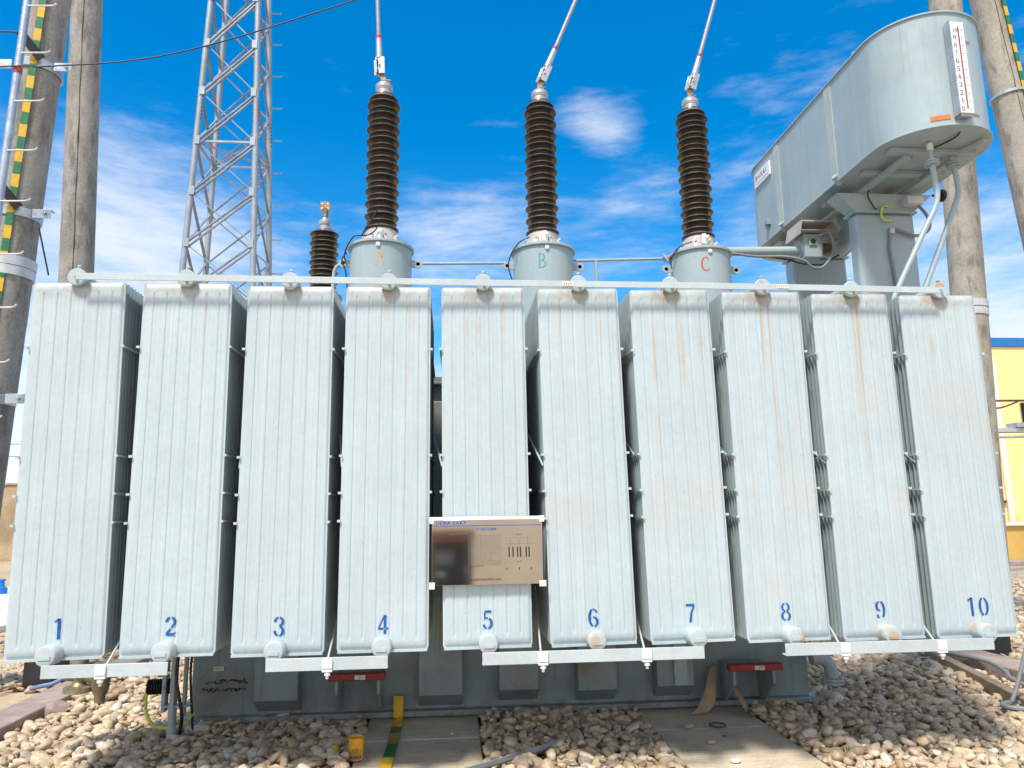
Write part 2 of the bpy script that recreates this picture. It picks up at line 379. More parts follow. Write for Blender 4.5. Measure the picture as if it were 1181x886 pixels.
# painted strokes ------------------------------------------------------------
def arc(cx, cz, rx, rz, a0, a1, n=10):
    return [(cx+rx*math.cos(math.radians(a0+(a1-a0)*i/n)), cz+rz*math.sin(math.radians(a0+(a1-a0)*i/n))) for i in range(n+1)]
def ribbon(mb, pts, ws, f, mi=0):
    ws = ws if isinstance(ws, (list, tuple)) else [ws]*len(pts)
    if len(ws) != len(pts):
        ws = [float(np.interp(i/(len(pts)-1), np.linspace(0, 1, len(ws)), ws)) for i in range(len(pts))]
    Lp = []; Rp = []
    for i, p in enumerate(pts):
        a = pts[max(i-1, 0)]; b = pts[min(i+1, len(pts)-1)]; d = Vector((b[0]-a[0], b[1]-a[1])).normalized()
        nx, nz = -d[1]*ws[i]/2, d[0]*ws[i]/2
        Lp.append(f(p[0]+nx, p[1]+nz)); Rp.append(f(p[0]-nx, p[1]-nz))
    n = len(pts); mb.add(Lp+Rp, [(i, i+1, n+i+1, n+i) for i in range(n-1)], mi)
DIG = {
 '0': [(arc(.3, .5, .22, .46, 100, 260), [.07, .15, .07]), (arc(.3, .5, .22, .46, 80, -80), [.07, .15, .07])],
 '1': [([(.33, .0), (.33, .98)], .15), ([(.1, .83), (.33, .97)], [.05, .10])],
 '2': [(arc(.28, .74, .2, .2, 185, 100, 6), [.16, .1]), (arc(.28, .72, .22, .23, 80, -30, 8)+[(.34, .42)], [.08, .16, .1]), ([(.31, .37), (.1, .12)], [.1, .13]), ([(.06, .07), (.5, .07)], [.12, .15]), ([(.5, .07), (.56, .2)], .06)],
 '3': [(arc(.28, .76, .19, .19, 190, 100, 6), [.15, .08]), (arc(.27, .74, .21, .21, 80, -80, 8), [.08, .15, .08]), (arc(.27, .26, .23, .24, 80, -80, 8), [.08, .16, .08]), (arc(.28, .24, .2, .2, 260, 170, 6), [.08, .15])],
 '4': [([(.4, 0), (.4, .22)], .14), ([(.4, .3), (.4, .98)], .14), ([(.34, .92), (.06, .3)], .07), ([(.04, .27), (.32, .27)], .09), ([(.46, .27), (.58, .27)], .09)],
 '5': [([(.14, .93), (.5, .93)], [.12, .12]), ([(.13, .92), (.13, .52)], .08), (arc(.26, .31, .25, .28, 110, 80, 3), .08), (arc(.26, .3, .24, .28, 65, -80, 8), [.1, .16, .08]), (arc(.27, .24, .2, .2, 260, 180, 6), [.08, .14])],
 '6': [(arc(.32, .5, .24, .46, 70, 100, 3), .08), (arc(.32, .5, .23, .46, 108, 255, 10), [.1, .16, .1]), (arc(.31, .28, .22, .25, -80, 95, 8), [.08, .15, .06]), (arc(.4, .8, .1, .1, 90, -20, 4), [.05, .12])],
 '7': [([(.04, .92), (.54, .92)], .12), ([(.52, .88), (.34, .5), (.26, 0)], [.08, .1, .15])],
 '8': [(arc(.3, .74, .19, .21, 100, 260, 8), [.06, .13, .06]), (arc(.3, .74, .19, .21, 80, -80, 8), [.06, .13, .06]), (arc(.3, .26, .22, .24, 100, 260, 8), [.06, .14, .06]), (arc(.3, .26, .22, .24, 80, -80, 8), [.06, .14, .06])],
 '9': [(arc(.3, .7, .21, .25, 100, 270, 8), [.06, .15, .06]), (arc(.29, .5, .23, .46, 75, -60, 10), [.08, .16, .1]), (arc(.22, .2, .1, .12, 270, 160, 5), [.06, .13])],
 'A': [([(.05, .0), (.3, 1)], .1), ([(.34, .96), (.56, .0)], .11), ([(.16, .35), (.42, .35)], .06)],
 'B': [([(.12, 0), (.12, 1)], .12), ([(.02, .98), (.25, .98)], .06), ([(.02, .02), (.25, .02)], .06), (arc(.2, .76, .25, .22, 90, -90), [.06, .12, .06]), (arc(.2, .27, .32, .25, 90, -90), [.06, .13, .06])],
 'C': [(arc(.34, .5, .27, .46, 55, 305, 18), [.06, .13, .13, .06]), ([(.5, .95), (.5, .72)], .05), ([(.5, .2), (.53, .08)], .05)],
}
def glyphs(mb, text, f, size, adv=.66, mi=0):
    for i, ch in enumerate(text):
        for pts, w in DIG[ch]:
            ws = [q*size for q in w] if isinstance(w, list) else w*size
            ribbon(mb, [((p[0]+i*adv)*size, p[1]*size) for p in pts], ws, f, mi)
def text_mb(mb, s, f, size, spacing=1., mi=0, xs=1.):
    c = bpy.data.curves.new('t', 'FONT'); c.body = s; c.size = size; c.space_character = spacing; c.resolution_u = 2
    o = bpy.data.objects.new('t', c); COL.objects.link(o)
    dg = bpy.context.evaluated_depsgraph_get(); dg.update(); me = bpy.data.meshes.new_from_object(o.evaluated_get(dg))
    mb.add([f(v.co.x*xs, v.co.y) for v in me.vertices], [tuple(p.vertices) for p in me.polygons], mi)
    bpy.data.objects.remove(o); bpy.data.curves.remove(c); bpy.data.meshes.remove(me)

# ================================================================== GROUND
mb = MB(); mb.add([(-600, -300, -.07), (600, -300, -.07), (600, 1500, -.07), (-600, 1500, -.07)], [(0, 1, 2, 3)])
tag(mb.build('ground', SAND, origin=(0, 0, -.07)), kind='structure')
# raised sand outside the pit kerbs (left) and stone surfacing (right)
mb = MB()
gx = np.linspace(0, 1, 40); vs = []; fs = []
for i, a in enumerate(gx):
    for j, b in enumerate(gx):
        x = -3.47-16*a**1.6; y = -6+24*b
        vs.append((x, y, .03+.05*mn.noise((x*.7, y*.7, 0))+.03*mn.noise((x*2.3, y*2.3, 4))))
fs = [(i*40+j, (i+1)*40+j, (i+1)*40+j+1, i*40+j+1) for i in range(39) for j in range(39)]
mb.add(vs, [f[::-1] for f in fs]); tag(mb.build('sand', SAND, origin=(-8, 5, 0)), kind='structure')
mb = MB(); mb.box(5.27, 13.2, -6, 13.0, -.065, .02)
tag(mb.build('ground', CELL, origin=(9, 3, 0)), kind='structure')
mb = MB(); mb.box(-3.148, 4.918, -6, 9, -.064, -.055)
tag(mb.build('ground', CELL, origin=(1, 1, -.064)), kind='structure')
mb = MB(); mb.box(-16, -5.9, 5.4, 11.6, .0, .13); mb.box(-16, -6.2, 8.5, 11.4, .131, .16)
tag(mb.build('pavement', mat('white washed concrete', (.78, .74, .66), .8, var=.06, vs=2, tint=(.55, .45, .32), tints=2, tinta=.4), origin=(-11, 8, 0), bevel=.01), kind='structure')
# kerbs
def kerb(x0, x1, z, name, y0=-6, y1=9):
    mb = MB(); y = y0
    while y < y1:
        l = 1.0; dz = random.uniform(-.006, .006); dx = random.uniform(-.006, .006)
        mb.box(x0+dx, x1+dx, y+.004, y+l-.004, -.066, z+dz); y += l
    tag(mb.build(name, KERBM, origin=((x0+x1)/2, 0, 0), bevel=.012), kind='structure')
kerb(-3.45, -3.15, .085, 'kerb'); kerb(4.92, 5.26, .1, 'kerb')
# two concrete skid tracks in front of the tank
for i, (x0, x1) in enumerate([(-.615, .195), (1.42, 2.25)]):
    mb = MB()
    for y0, y1 in ((-5, -2.2), (-2.2, .93), (.93, 3.3)):
        mb.box(x0, x1, y0+.003, y1-.003, -.062, random.uniform(-.004, .004))
    tag(mb.build('path', SLABM, origin=((x0+x1)/2, 0, 0), bevel=.008), kind='structure')

# ================================================================== GRAVEL (uncountable): pebbles in the pit
def ico(sub):
    import bmesh
    bm = bmesh.new(); bmesh.ops.create_icosphere(bm, subdivisions=sub, radius=1)
    v = np.array([q.co[:] for q in bm.verts]); f = np.array([[w.index for w in q.verts] for q in bm.faces]); bm.free(); return v, f
IV, IF = ico(3); IV2, IF2 = ico(2) 
def variants(V, n):
    out = []
    for k in range(n):
        w = V.copy()
        for i in range(len(V)):
            p = Vector(V[i]); d = 1+.42*mn.noise(p*.9+Vector((k*7.1, 3, k)))+.12*mn.noise(p*1.9+Vector((k, 9, 2)))+.05*mn.noise(p*5+Vector((k, 1, 2)))
            w[i] = V[i]*d
        out.append(w)
    return out
VA = variants(IV2, 14)
def pebbles(pts, name, label, F=IF2, VV=VA):
    n = len(pts); nv = len(VV[0]); nf = len(F)
    A = np.zeros((n, nv, 3)); 
    for i, (x, y, z, s) in enumerate(pts):
        a, b, c = s*rng.uniform(.85, 1.5), s*rng.uniform(.6, .95), s*rng.uniform(.4, .7)
        th = rng.uniform(0, 2*PI); tl = rng.normal(0, .3); tl2 = rng.normal(0, .3)
        R = np.array(Matrix.Rotation(th, 3, 'Z') @ Matrix.Rotation(tl, 3, 'X') @ Matrix.Rotation(tl2, 3, 'Y'))
        A[i] = (VV[rng.integers(len(VV))]*[a, b, c]) @ R.T+[x, y, z]
    me = bpy.data.meshes.new(name); V = A.reshape(-1, 3); FF = (F[None]+(np.arange(n)*nv)[:, None, None]).reshape(-1, 3)
    me.vertices.add(len(V)); me.vertices.foreach_set('co', V.astype(np.float32).ravel())
    me.loops.add(FF.size); me.loops.foreach_set('vertex_index', FF.astype(np.int32).ravel())
    me.polygons.add(len(FF)); me.polygons.foreach_set('loop_start', np.arange(0, FF.size, 3, dtype=np.int32)); me.polygons.foreach_set('loop_total', np.full(len(FF), 3, dtype=np.int32))
    me.polygons.foreach_set('use_smooth', np.ones(len(FF), dtype=bool)); me.update(); me.validate()
    me.materials.append(PEB); o = bpy.data.objects.new(name, me); COL.objects.link(o)
    return tag(o, label, 'gravel', kind='stuff')
def inslab(x, y): return (-.64 < x < .22 or 1.40 < x < 2.27) and y < 3.3
def intank(x, y): return -1.9 < x < 2.82 and y > 1.62
P_ = []
def fill(x0, x1, y0, y1, step, smin, smax, zb, zs, skip=None):
    for x in np.arange(x0, x1, step):
        for y in np.arange(y0, y1, step):
            px_, py_ = x+rng.uniform(-.5, .5)*step, y+rng.uniform(-.5, .5)*step
            if inslab(px_, py_) or intank(px_, py_) or not (x0 < px_ < x1): continue
            if skip and skip(px_, py_): continue
            hump = .035*mn.noise((px_*1.1, py_*1.1, 0))
            P_.append((px_, py_, zb+zs*rng.random()+hump, rng.uniform(smin, smax)*(.8 if rng.random() < .3 else 1)))
fill(-3.12, 4.88, -.9, 4.6, .058, .026, .044, -.04, .03)
fill(-3.12, 4.88, -.9, 4.6, .070, .026, .056, -.016, .035)
fill(-3.12, 4.88, -.9, 4.0, .10, .012, .026, .015, .02)
fill(-3.12, 4.88, -.9, 3.6, .14, .032, .056, .018, .02)
pebbles(P_, 'gravel', 'rounded tan and grey river pebbles filling the pit around the transformer')
P_ = []
fill(5.3, 11.5, 2.5, 9.5, .14, .03, .06, .02, .02)
pebbles(P_, 'gravel', 'loose pale stones scattered beyond the right kerb')
P_ = []
for k in range(900):
    x = rng.uniform(-6.5, -3.5); y = rng.uniform(2.6, 6); P_.append((x, y, .05, rng.uniform(.015, .05)))
pebbles(P_, 'gravel', 'loose stones scattered on the sand beyond the left kerb')

# ================================================================== POWER TRANSFORMER
T = empty('power_transformer', (.45, 2.2, 0), 'huge light grey oil filled power transformer with ten numbered radiators and brown bushings', 'transformer')
# ---- tank
mb = MB(); mb.box(-1.94, 2.84, 1.5, 2.95, .05, 2.55)
tank = mb.build('tank', TANKM, T, bevel=.01)
mb = MB(); mb.box(-1.99, 2.89, 1.44, 3.0, .012, .052); mb.build('base_flange', TANKM, tank, bevel=.004)
mb = MB(); mb.box(-2.0, 2.9, 1.42, 3.03, 2.553, 2.58); mb.box(-2.0, 2.9, 1.42, 3.03, 2.583, 2.612)
for i in range(34):
    x = -1.95+i*.145; mb.lathe([(.014, 0), (.014, .02)], (x, 1.445, 2.613), 6); mb.lathe([(.014, 0), (.014, .02)], (x, 1.445, 2.533), 6)
mb.build('tank_cover', TANKM, tank, bevel=.003)
for x0, x1, z0 in [(-1.45, -1.13, .075), (-.25, .08, .075), (.355, .655, .095), (.955, 1.26, .075), (1.57, 1.86, .085)]:
    mb = MB(); z1 = 2.4
    mb.prism([(x0, 1.501), (x1, 1.501), (x1, 1.36), (x0, 1.36)][::-1], z0+.1, z1)
    mb.add([(x0, 1.36, z0+.1), (x1, 1.36, z0+.1), (x1, 1.501, z0), (x0, 1.501, z0), (x0, 1.501, z0+.1), (x1, 1.501, z0+.1)], [(0, 3, 2, 1), (0, 4, 3), (1, 2, 5)])
    mb.build('stiffener', TANKM, tank, bevel=.006)
mb = MB(); mb.box(1.70, 1.80, 1.33, 1.358, .2, .8); mb.build('flat_bar', PAINT, tank)
# handwriting on tank
mb = MB(); rr = random.Random(3)
def fw(x, z): return (x, 1.4955, z)
for row, (x0, z0) in enumerate([(-1.84, .295), (-1.86, .235)]):
    x = x0
    while x < -1.56:
        k = rr.choice([3, 4, 5]); pts = [(x, z0)]
        for j in range(k): pts.append((x+rr.uniform(.004, .03)*(j+1)/2, z0+rr.uniform(-.014, .02)))
        ribbon(mb, [(p.x, p.y) for p in smooth([(a, b, 0) for a, b in pts], 4)], .0058, fw); x += rr.uniform(.02, .04)
mb.build('handwriting', INKK, tank)
mb = MB(); mb.box(-1.785, -1.71, 1.494, 1.499, .375, .405, 0)
ribbon(mb, [(-1.775, .385), (-1.765, .398), (-1.755, .384)], .004, lambda x, z: (x, 1.4925, z), 1); ribbon(mb, [(-1.75, .385), (-1.74, .397), (-1.728, .386), (-1.72, .395)], .004, lambda x, z: (x, 1.4925, z), 1)
mb.build('sticker', [CREAM, INKK], tank)
# jacking brackets with red bars
for xa, xb, z, lab in [(-.86, -.5, .372, 'red bar left of the slab'), (2.09, 2.46, .35, None)]:
    mb = MB(); mb.box(xa+.01, xb-.01, 1.225, 1.499, z-.025, z-.01)
    jb = mb.build('jacking_bracket', TANKM, T, origin=(xa, 1.4, z-.2))
    for x in (xa+.02, xb-.04):
        mb = MB(); mb.add([(x, 1.2, z-.03), (x, 1.5, z-.03), (x, 1.5, z-.30), (x, 1.42, z-.30), (x, 1.2, z-.13), (x+.02, 1.2, z-.03), (x+.02, 1.5, z-.03), (x+.02, 1.5, z-.30), (x+.02, 1.42, z-.30), (x+.02, 1.2, z-.13)],
               [(0, 1, 2, 3, 4), (9, 8, 7, 6, 5), (0, 5, 6, 1), (1, 6, 7, 2), (2, 7, 8, 3), (3, 8, 9, 4), (4, 9, 5, 0)]); mb.build('gusset', TANKM, jb)
    mb = MB(); mb.box(xa-.02, xb+.02, 1.15, 1.22, z-.028, z+.022); mb.build('red_bar', RED, jb, bevel=.006)
    mb = MB(); xm = (xa+xb)/2+.03; mb.box(xm-.045, xm-.01, 1.146, 1.149, z-.018, z+.012); mb.box(xm-.005, xm+.03, 1.146, 1.149, z-.02, z+.012)
    glyphs(mb, '0', lambda x, q: (xm+.005+x, 1.1445, z-.012+q), .018, mi=1); mb.build('tag_plate', [GALV, INKK], jb)

# ---- radiators
RW, RH = .52, 2.165
def radiator_mesh():
    mb = MB(); nx = 150
    xs = np.linspace(-RW/2, RW/2, nx)
    zs = [0, .006, .014, .022, .05, .062, .072, .085, .1]+list(np.linspace(.2, RH-.2, 12))+[RH-.085, RH-.072, RH-.06, RH-.05, RH-.022, RH-.012, RH-.005, RH]
    cs = [-.26+RW*(.13+.148*k) for k in range(6)]
    idx = {}
    vs = []
    for j, z in enumerate(zs):
        for i, x in enumerate(xs):
            ez = min(z, RH-z); ex = RW/2-abs(x)
            # overall pillow with flat flange
            def ss(t): t = max(0, min(1, t)); return t*t*(3-2*t)
            h = .011*ss((ex-.006)/.014)*ss((ez-.006)/.016)
            g = ss((ez-.052)/.022)
            for c in cs:
                d = (x-c)
                h -= g*.006*math.exp(-(d/.0032)**2)
                h -= g*.0012*math.exp(-((d-.026)/.0035)**2)+g*.0010*math.exp(-((d-.048)/.003)**2)
            # dimples closing each flute
            if .03 < ez < .075:
                for c in cs: h += .003*math.exp(-((x-c)/.009)**2-((ez-.056)/.008)**2)
            h += .0018*mn.noise((x*6, z*2.2, 1.3))+.0008*mn.noise((x*22, z*5, 7))
            vs.append((x, -h, z))
    nz = len(zs)
    fs = [(j*nx+i, j*nx+i+1, (j+1)*nx+i+1, (j+1)*nx+i) for j in range(nz-1) for i in range(nx-1)]
    # clip the four corners round
    def rc(v):
        x, y, z = v; r = .017; cx = RW/2-r
        ax = abs(x)-cx
        for zc, sgn in ((r, -1), (RH-r, 1)):
            dz = (z-zc)*sgn
            if ax > 0 and dz > 0:
                m = max(ax, dz); l = math.hypot(ax, dz); k = m/l
                x = math.copysign(cx+ax*k, x); z = zc+sgn*dz*k
        return (x, y, z)
    vs = [rc(v) for v in vs]
    mb.add(vs, fs)
    # back face of front plate (thickness) : rim skirt
    ring = [i for i in range(nx)]+[j*nx+nx-1 for j in range(1, nz)]+[(nz-1)*nx+i for i in range(nx-2, -1, -1)]+[j*nx for j in range(nz-2, 0, -1)]
    b = len(mb.v); n = len(ring)
    mb.v += [(vs[i][0], .012, vs[i][2]) for i in ring]
    for k in range(n): mb.f.append((ring[k], b+k, b+(k+1) % n, ring[(k+1) % n])); mb.m.append(0)
    mb.f.append(tuple(b+k for k in range(n-1, -1, -1))); mb.m.append(0)
    mb.box(-RW/2+.006, RW/2-.006, -.0155, .006, -.010, .0035)   # folded bottom lip
    # the stack of plates behind
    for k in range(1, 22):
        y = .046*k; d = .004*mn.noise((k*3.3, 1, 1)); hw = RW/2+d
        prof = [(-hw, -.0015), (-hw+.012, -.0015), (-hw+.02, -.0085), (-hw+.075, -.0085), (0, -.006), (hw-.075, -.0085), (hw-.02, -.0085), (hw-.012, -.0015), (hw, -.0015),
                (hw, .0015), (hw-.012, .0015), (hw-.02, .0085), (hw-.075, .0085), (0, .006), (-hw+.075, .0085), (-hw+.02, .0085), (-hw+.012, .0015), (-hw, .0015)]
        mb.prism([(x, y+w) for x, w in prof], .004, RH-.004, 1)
    return mb
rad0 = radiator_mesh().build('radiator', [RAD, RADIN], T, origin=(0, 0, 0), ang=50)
radm = rad0.data
rad0.location = (0, 0, 0)
# shared sub-part meshes (local coordinates, no world offset)
def lmesh(mb, name, mats, ang=35):
    me = bpy.data.meshes.new(name); me.from_pydata(mb.v, [], mb.f)
    for m_ in mats: me.materials.append(m_)
    if len(mats) > 1: me.polygons.foreach_set('material_index', mb.m)
    me.polygons.foreach_set('use_smooth', [True]*len(me.polygons)); me.update(); me.set_sharp_from_angle(angle=math.radians(ang)); return me
mb = MB(); mb.lathe([(.03, 0), (.049, .0), (.053, .004), (.053, .022), (.049, .026), (.042, .027), (.042, 1.6)], (0, -.052, RH+.02), 36, (0, 1, 0))
mb.lathe([(.009, 0), (.009, .018), (.013, .019), (.013, .028), (.006, .033)], (.005, -.03, RH+.066), 8)
mb.lathe([(.011, 0), (.011, .012)], (0, -.076, RH+.02), 6, (0, 1, 0))
me_top = lmesh(mb, 'top_header', [HEAD])
mb = MB(); mb.lathe([(.035, 0), (.050, .003), (.055, .010), (.056, .04), (.056, .11), (.05, .13), (.05, 1.6)], (0, -.105, .028), 36, (0, 1, 0))
mb.box(-.03, .03, -.11, -.1035, .01, .03)
me_bot = lmesh(mb, 'bottom_header', [HEAD])
me_sp = []
for sx in (-1, 1):
    for z in (2.523-.757, 1.871-.757, 1.652-.757, 1.509-.757-.02):
        mb = MB(); mb.bar((sx*(RW/2+.006), -.012, z), (sx*(RW/2+.006), .96, z), .012, .012); mb.box(sx*(RW/2+.006)-.009, sx*(RW/2+.006)+.009, -.018, -.0125, z-.008, z+.006)
        me_sp.append(lmesh(mb, 'spacer_bar', [BARM]))
LABN = ['one', 'two', 'three', 'four', 'five', 'six', 'seven', 'eight', 'nine', 'ten']
top = [-2.2375, -1.605, -.990, -.3945, .1915, .7945, 1.389, 1.9965, 2.596, 3.203]
bot = [-2.194, -1.590, -.986, -.396, .208, .832, 1.429, 2.018, 2.618, 3.217]
zb = [.760, .761, .750, .754, .757, .757, .757, .749, .742, .739]
sxw = [1.02, 1.0, .995, 1.0, .998, .99, .992, 1.0, .995, 1.005]
def sub(me, name, parent, loc=(0, 0, 0)):
    o = bpy.data.objects.new(name, me); COL.objects.link(o); o.parent = parent; o.location = loc; return o
rads = []
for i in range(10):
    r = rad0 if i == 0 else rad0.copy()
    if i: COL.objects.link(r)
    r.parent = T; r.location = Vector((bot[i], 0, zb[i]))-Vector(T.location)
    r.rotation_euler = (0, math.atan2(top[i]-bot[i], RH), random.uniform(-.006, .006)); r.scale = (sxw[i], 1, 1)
    ORG[r.name] = Vector((bot[i], 0, zb[i]))
    r['label'] = 'radiator bearing the blue stencilled number %d' % (i+1)
    sub(me_top, 'top_header', r); sub(me_bot, 'bottom_header', r); [sub(q, 'spacer_bar', r) for q in me_sp]
    mb = MB(); s = str(i+1); sz = [.112, .105, .108, .106, .105, .106, .107, .106, .108, .11][i]
    dx = [.014, .012, .004, -.002, -.002, -.004, -.012, -.016, -.02, -.0][i]; wd = .6*sz*(1 if i < 9 else 2.05)*.9
    zz = [.103, .105, .098, .092, .100, .095, .108, .110, .112, .118][i]
    glyphs(mb, s, lambda x, z: (x-wd/2+dx, -.0139, z+zz), sz, .72)
    sub(lmesh(mb, 'numeral', [BLUEP]), 'numeral', r)
    rads.append(r)
# ---- tie bars across the headers
mb = MB(); pts = [(-2.222, 2.936), (-.95, 2.932), (.2, 2.925), (1.4, 2.925), (2.6, 2.918), (3.168, 2.912)]
for (xa, za), (xb, zb_) in zip(pts, pts[1:]): mb.bar((xa, -.084, za), (xb, -.084, zb_), .008, .04)
tb = mb.build('tie_bar', BARM, T, bevel=.0015)
mb = MB()
for x in (.72, 1.93+.18): 
    mb.box(x-.036, x+.036, -.0915, -.0885, 2.911, 2.938, 0); 
    for k in range(4): ribbon(mb, [(x-.024+k*.014, 2.918), (x-.02+k*.014, 2.931)], .004, lambda a, z: (a, -.0925, z), 1)
mb.build('label_strip', [CREAM, INKG], tb)
for xa, xb in [(-2.19, -1.535), (-1.017, -.355), (.17, 1.447), (1.93, 3.215)]:
    dz = .004*(xa-xb)
    mb = MB(); z = .716; mb.box(xa, xb, -.137, -.128, z-.036, z+.032); mb.box(xa, xb, -.128, -.085, z-.036, z-.028)
    b_ = mb.build('tie_bar', BARM, T, origin=(xa, -.13, z), bevel=.002)
    for xc in [q for q in (-1.88, -.684, .512, 1.108, 2.289, 2.884) if xa < q < xb]:
        mb = MB(); mb.box(xc-.028, xc+.028, -.150, -.139, .690, .742); mb.box(xc-.028, xc+.028, -.150, -.07, .672, .6855)
        mb.tube([(xc, -.135, .672), (xc, -.135, .635)], .009, 8); mb.lathe([(.018, 0), (.018, .014)], (xc, -.135, .652), 6)
        mb.build('clamp', WHITE, b_, bevel=.003)
# diagonal stay rods between neighbouring radiators
for i in range(9):
    xg = (bot[i]+bot[i+1])/2
    if i in (0, 2, 4, 5, 7, 8):
        mb = MB(); mb.tube([(xg-.01, -.075, .69), (xg+.012, .40, 1.05)], .006, 8); mb.build('stay_rod', BARM, T)
    mb = MB(); mb.tube([(xg+.035, .02, 1.80), (xg-.025, .30, 2.02)], .006, 6); mb.build('stay_rod', BARM, T)
# ---- nameplate
mb = MB(); mb.box(-.118, .532, -.052, -.048, 1.110, 1.482)
npl = mb.build('nameplate', STAIN, T, origin=(.2, -.05, 1.3), bevel=.001)
mb = MB(); mb.box(-.128, .53, -.0475, -.036, 1.474, 1.5); mb.build('mounting_rail', WHITE, npl, bevel=.001)
for x0, x1, z0, z1 in [(-.132, -.108, 1.462, 1.5), (.515, .545, 1.466, 1.502), (-.132, -.1, 1.09, 1.128), (.51, .55, 1.094, 1.128)]:
    mb = MB(); mb.box(x0, x1, -.0535, -.0485, z0, z1); mb.lathe([(.005, 0), (.005, .004)], ((x0+x1)/2, -.0565, (z0+z1)/2), 8, (0, 1, 0)); mb.build('corner_tab', WHITE, npl, bevel=.001)
def fp(x0, z0, y=-.0545): return lambda x, z: (x0+x, y, z0+z)
mb = MB()

for dx_ in (0, .0012, .0024): text_mb(mb, 'UENA EAKP', fp(-.098+dx_, 1.4555, -.0545-dx_*.1), .0285, 1.25, 0)
mb.add([(-.112, -.0545, 1.4455), (.525, -.0545, 1.4455), (.525, -.0545, 1.4495), (-.112, -.0545, 1.4495)], [(0, 1, 2, 3)], 0)
rr = random.Random(5)
def runs(x0, x1, z, h, mi, w=.006, gap=.003):
    x = x0
    while x < x1:
        k = rr.uniform(.5, 1)*w
        zz0 = z+rr.uniform(0, h*.2); ribbon(mb, [(x+k/2, zz0), (x+k/2, z+h)], k*.45, lambda a, b: (a, -.0545, b), mi)
        if rr.random() < .75: ribbon(mb, [(x, z+h*rr.choice([.1, .5, .92])), (x+k, z+h*rr.choice([.1, .5, .92]))], h*.18, lambda a, b: (a, -.0545, b), mi)
        x += k+gap
runs(.14, .255, 1.418, .017, 0, .011, .002)
runs(.11, .29, 1.132, .013, 1, .011, .003)
for j in range(12): runs(.11, .225, 1.385-j*.0125, .006, 2, .006)
for j in range(9): runs(.235, .275, 1.385-j*.0125, .006, 2, .006)
for j in range(3): runs(.12, .28, 1.24-j*.011, .007, 2, .006)
runs(.11, .18, 1.208, .012, 3, .01)
for x in (.335, .358, .385, .402, .436, .453): ribbon(mb, [(x, 1.264), (x-.002, 1.322)], .0075, lambda a, b: (a, -.0545, b), 1)
runs(.375, .41, 1.39, .006, 1); runs(.38, .405, 1.236, .006, 1)
for x in (.318, .392, .462): ribbon(mb, [(x, 1.19), (x+.003, 1.205)], .005, lambda a, b: (a, -.0545, b), 1)
for k in range(14): ribbon(mb, [(.105, 1.393-k*.0125), (.283, 1.393-k*.0125)], .0011, lambda a, b: (a, -.0542, b), 2)
for x in (.105, .165, .228, .283): ribbon(mb, [(x, 1.393), (x, 1.393-.0125*13)], .0011, lambda a, b: (a, -.0542, b), 2)
for x in (.34, .392, .444):
    for q in range(5): ribbon(mb, arc(x, 1.365-q*.008, .004, .004, 90, -90, 4), .0013, lambda a, b: (a, -.0542, b), 2)
    ribbon(mb, [(x, 1.38), (x, 1.33)], .0012, lambda a, b: (a, -.0542, b), 2)
for x0, x1 in ((.31, .48),):
    for z in (1.375, 1.34): ribbon(mb, [(x0, z), (x1, z)], .0012, lambda a, b: (a, -.0545, b), 2)
ribbon(mb, [(.06-.08, 1.40), (.095, 1.405)], .0016, lambda a, b: (a, -.0545, b), 2); ribbon(mb, [(.095, 1.405), (.096, 1.16)], .0012, lambda a, b: (a, -.0545, b), 2)
mb.build('printed_text', [INKB, INKK, INKG, INKR], npl)

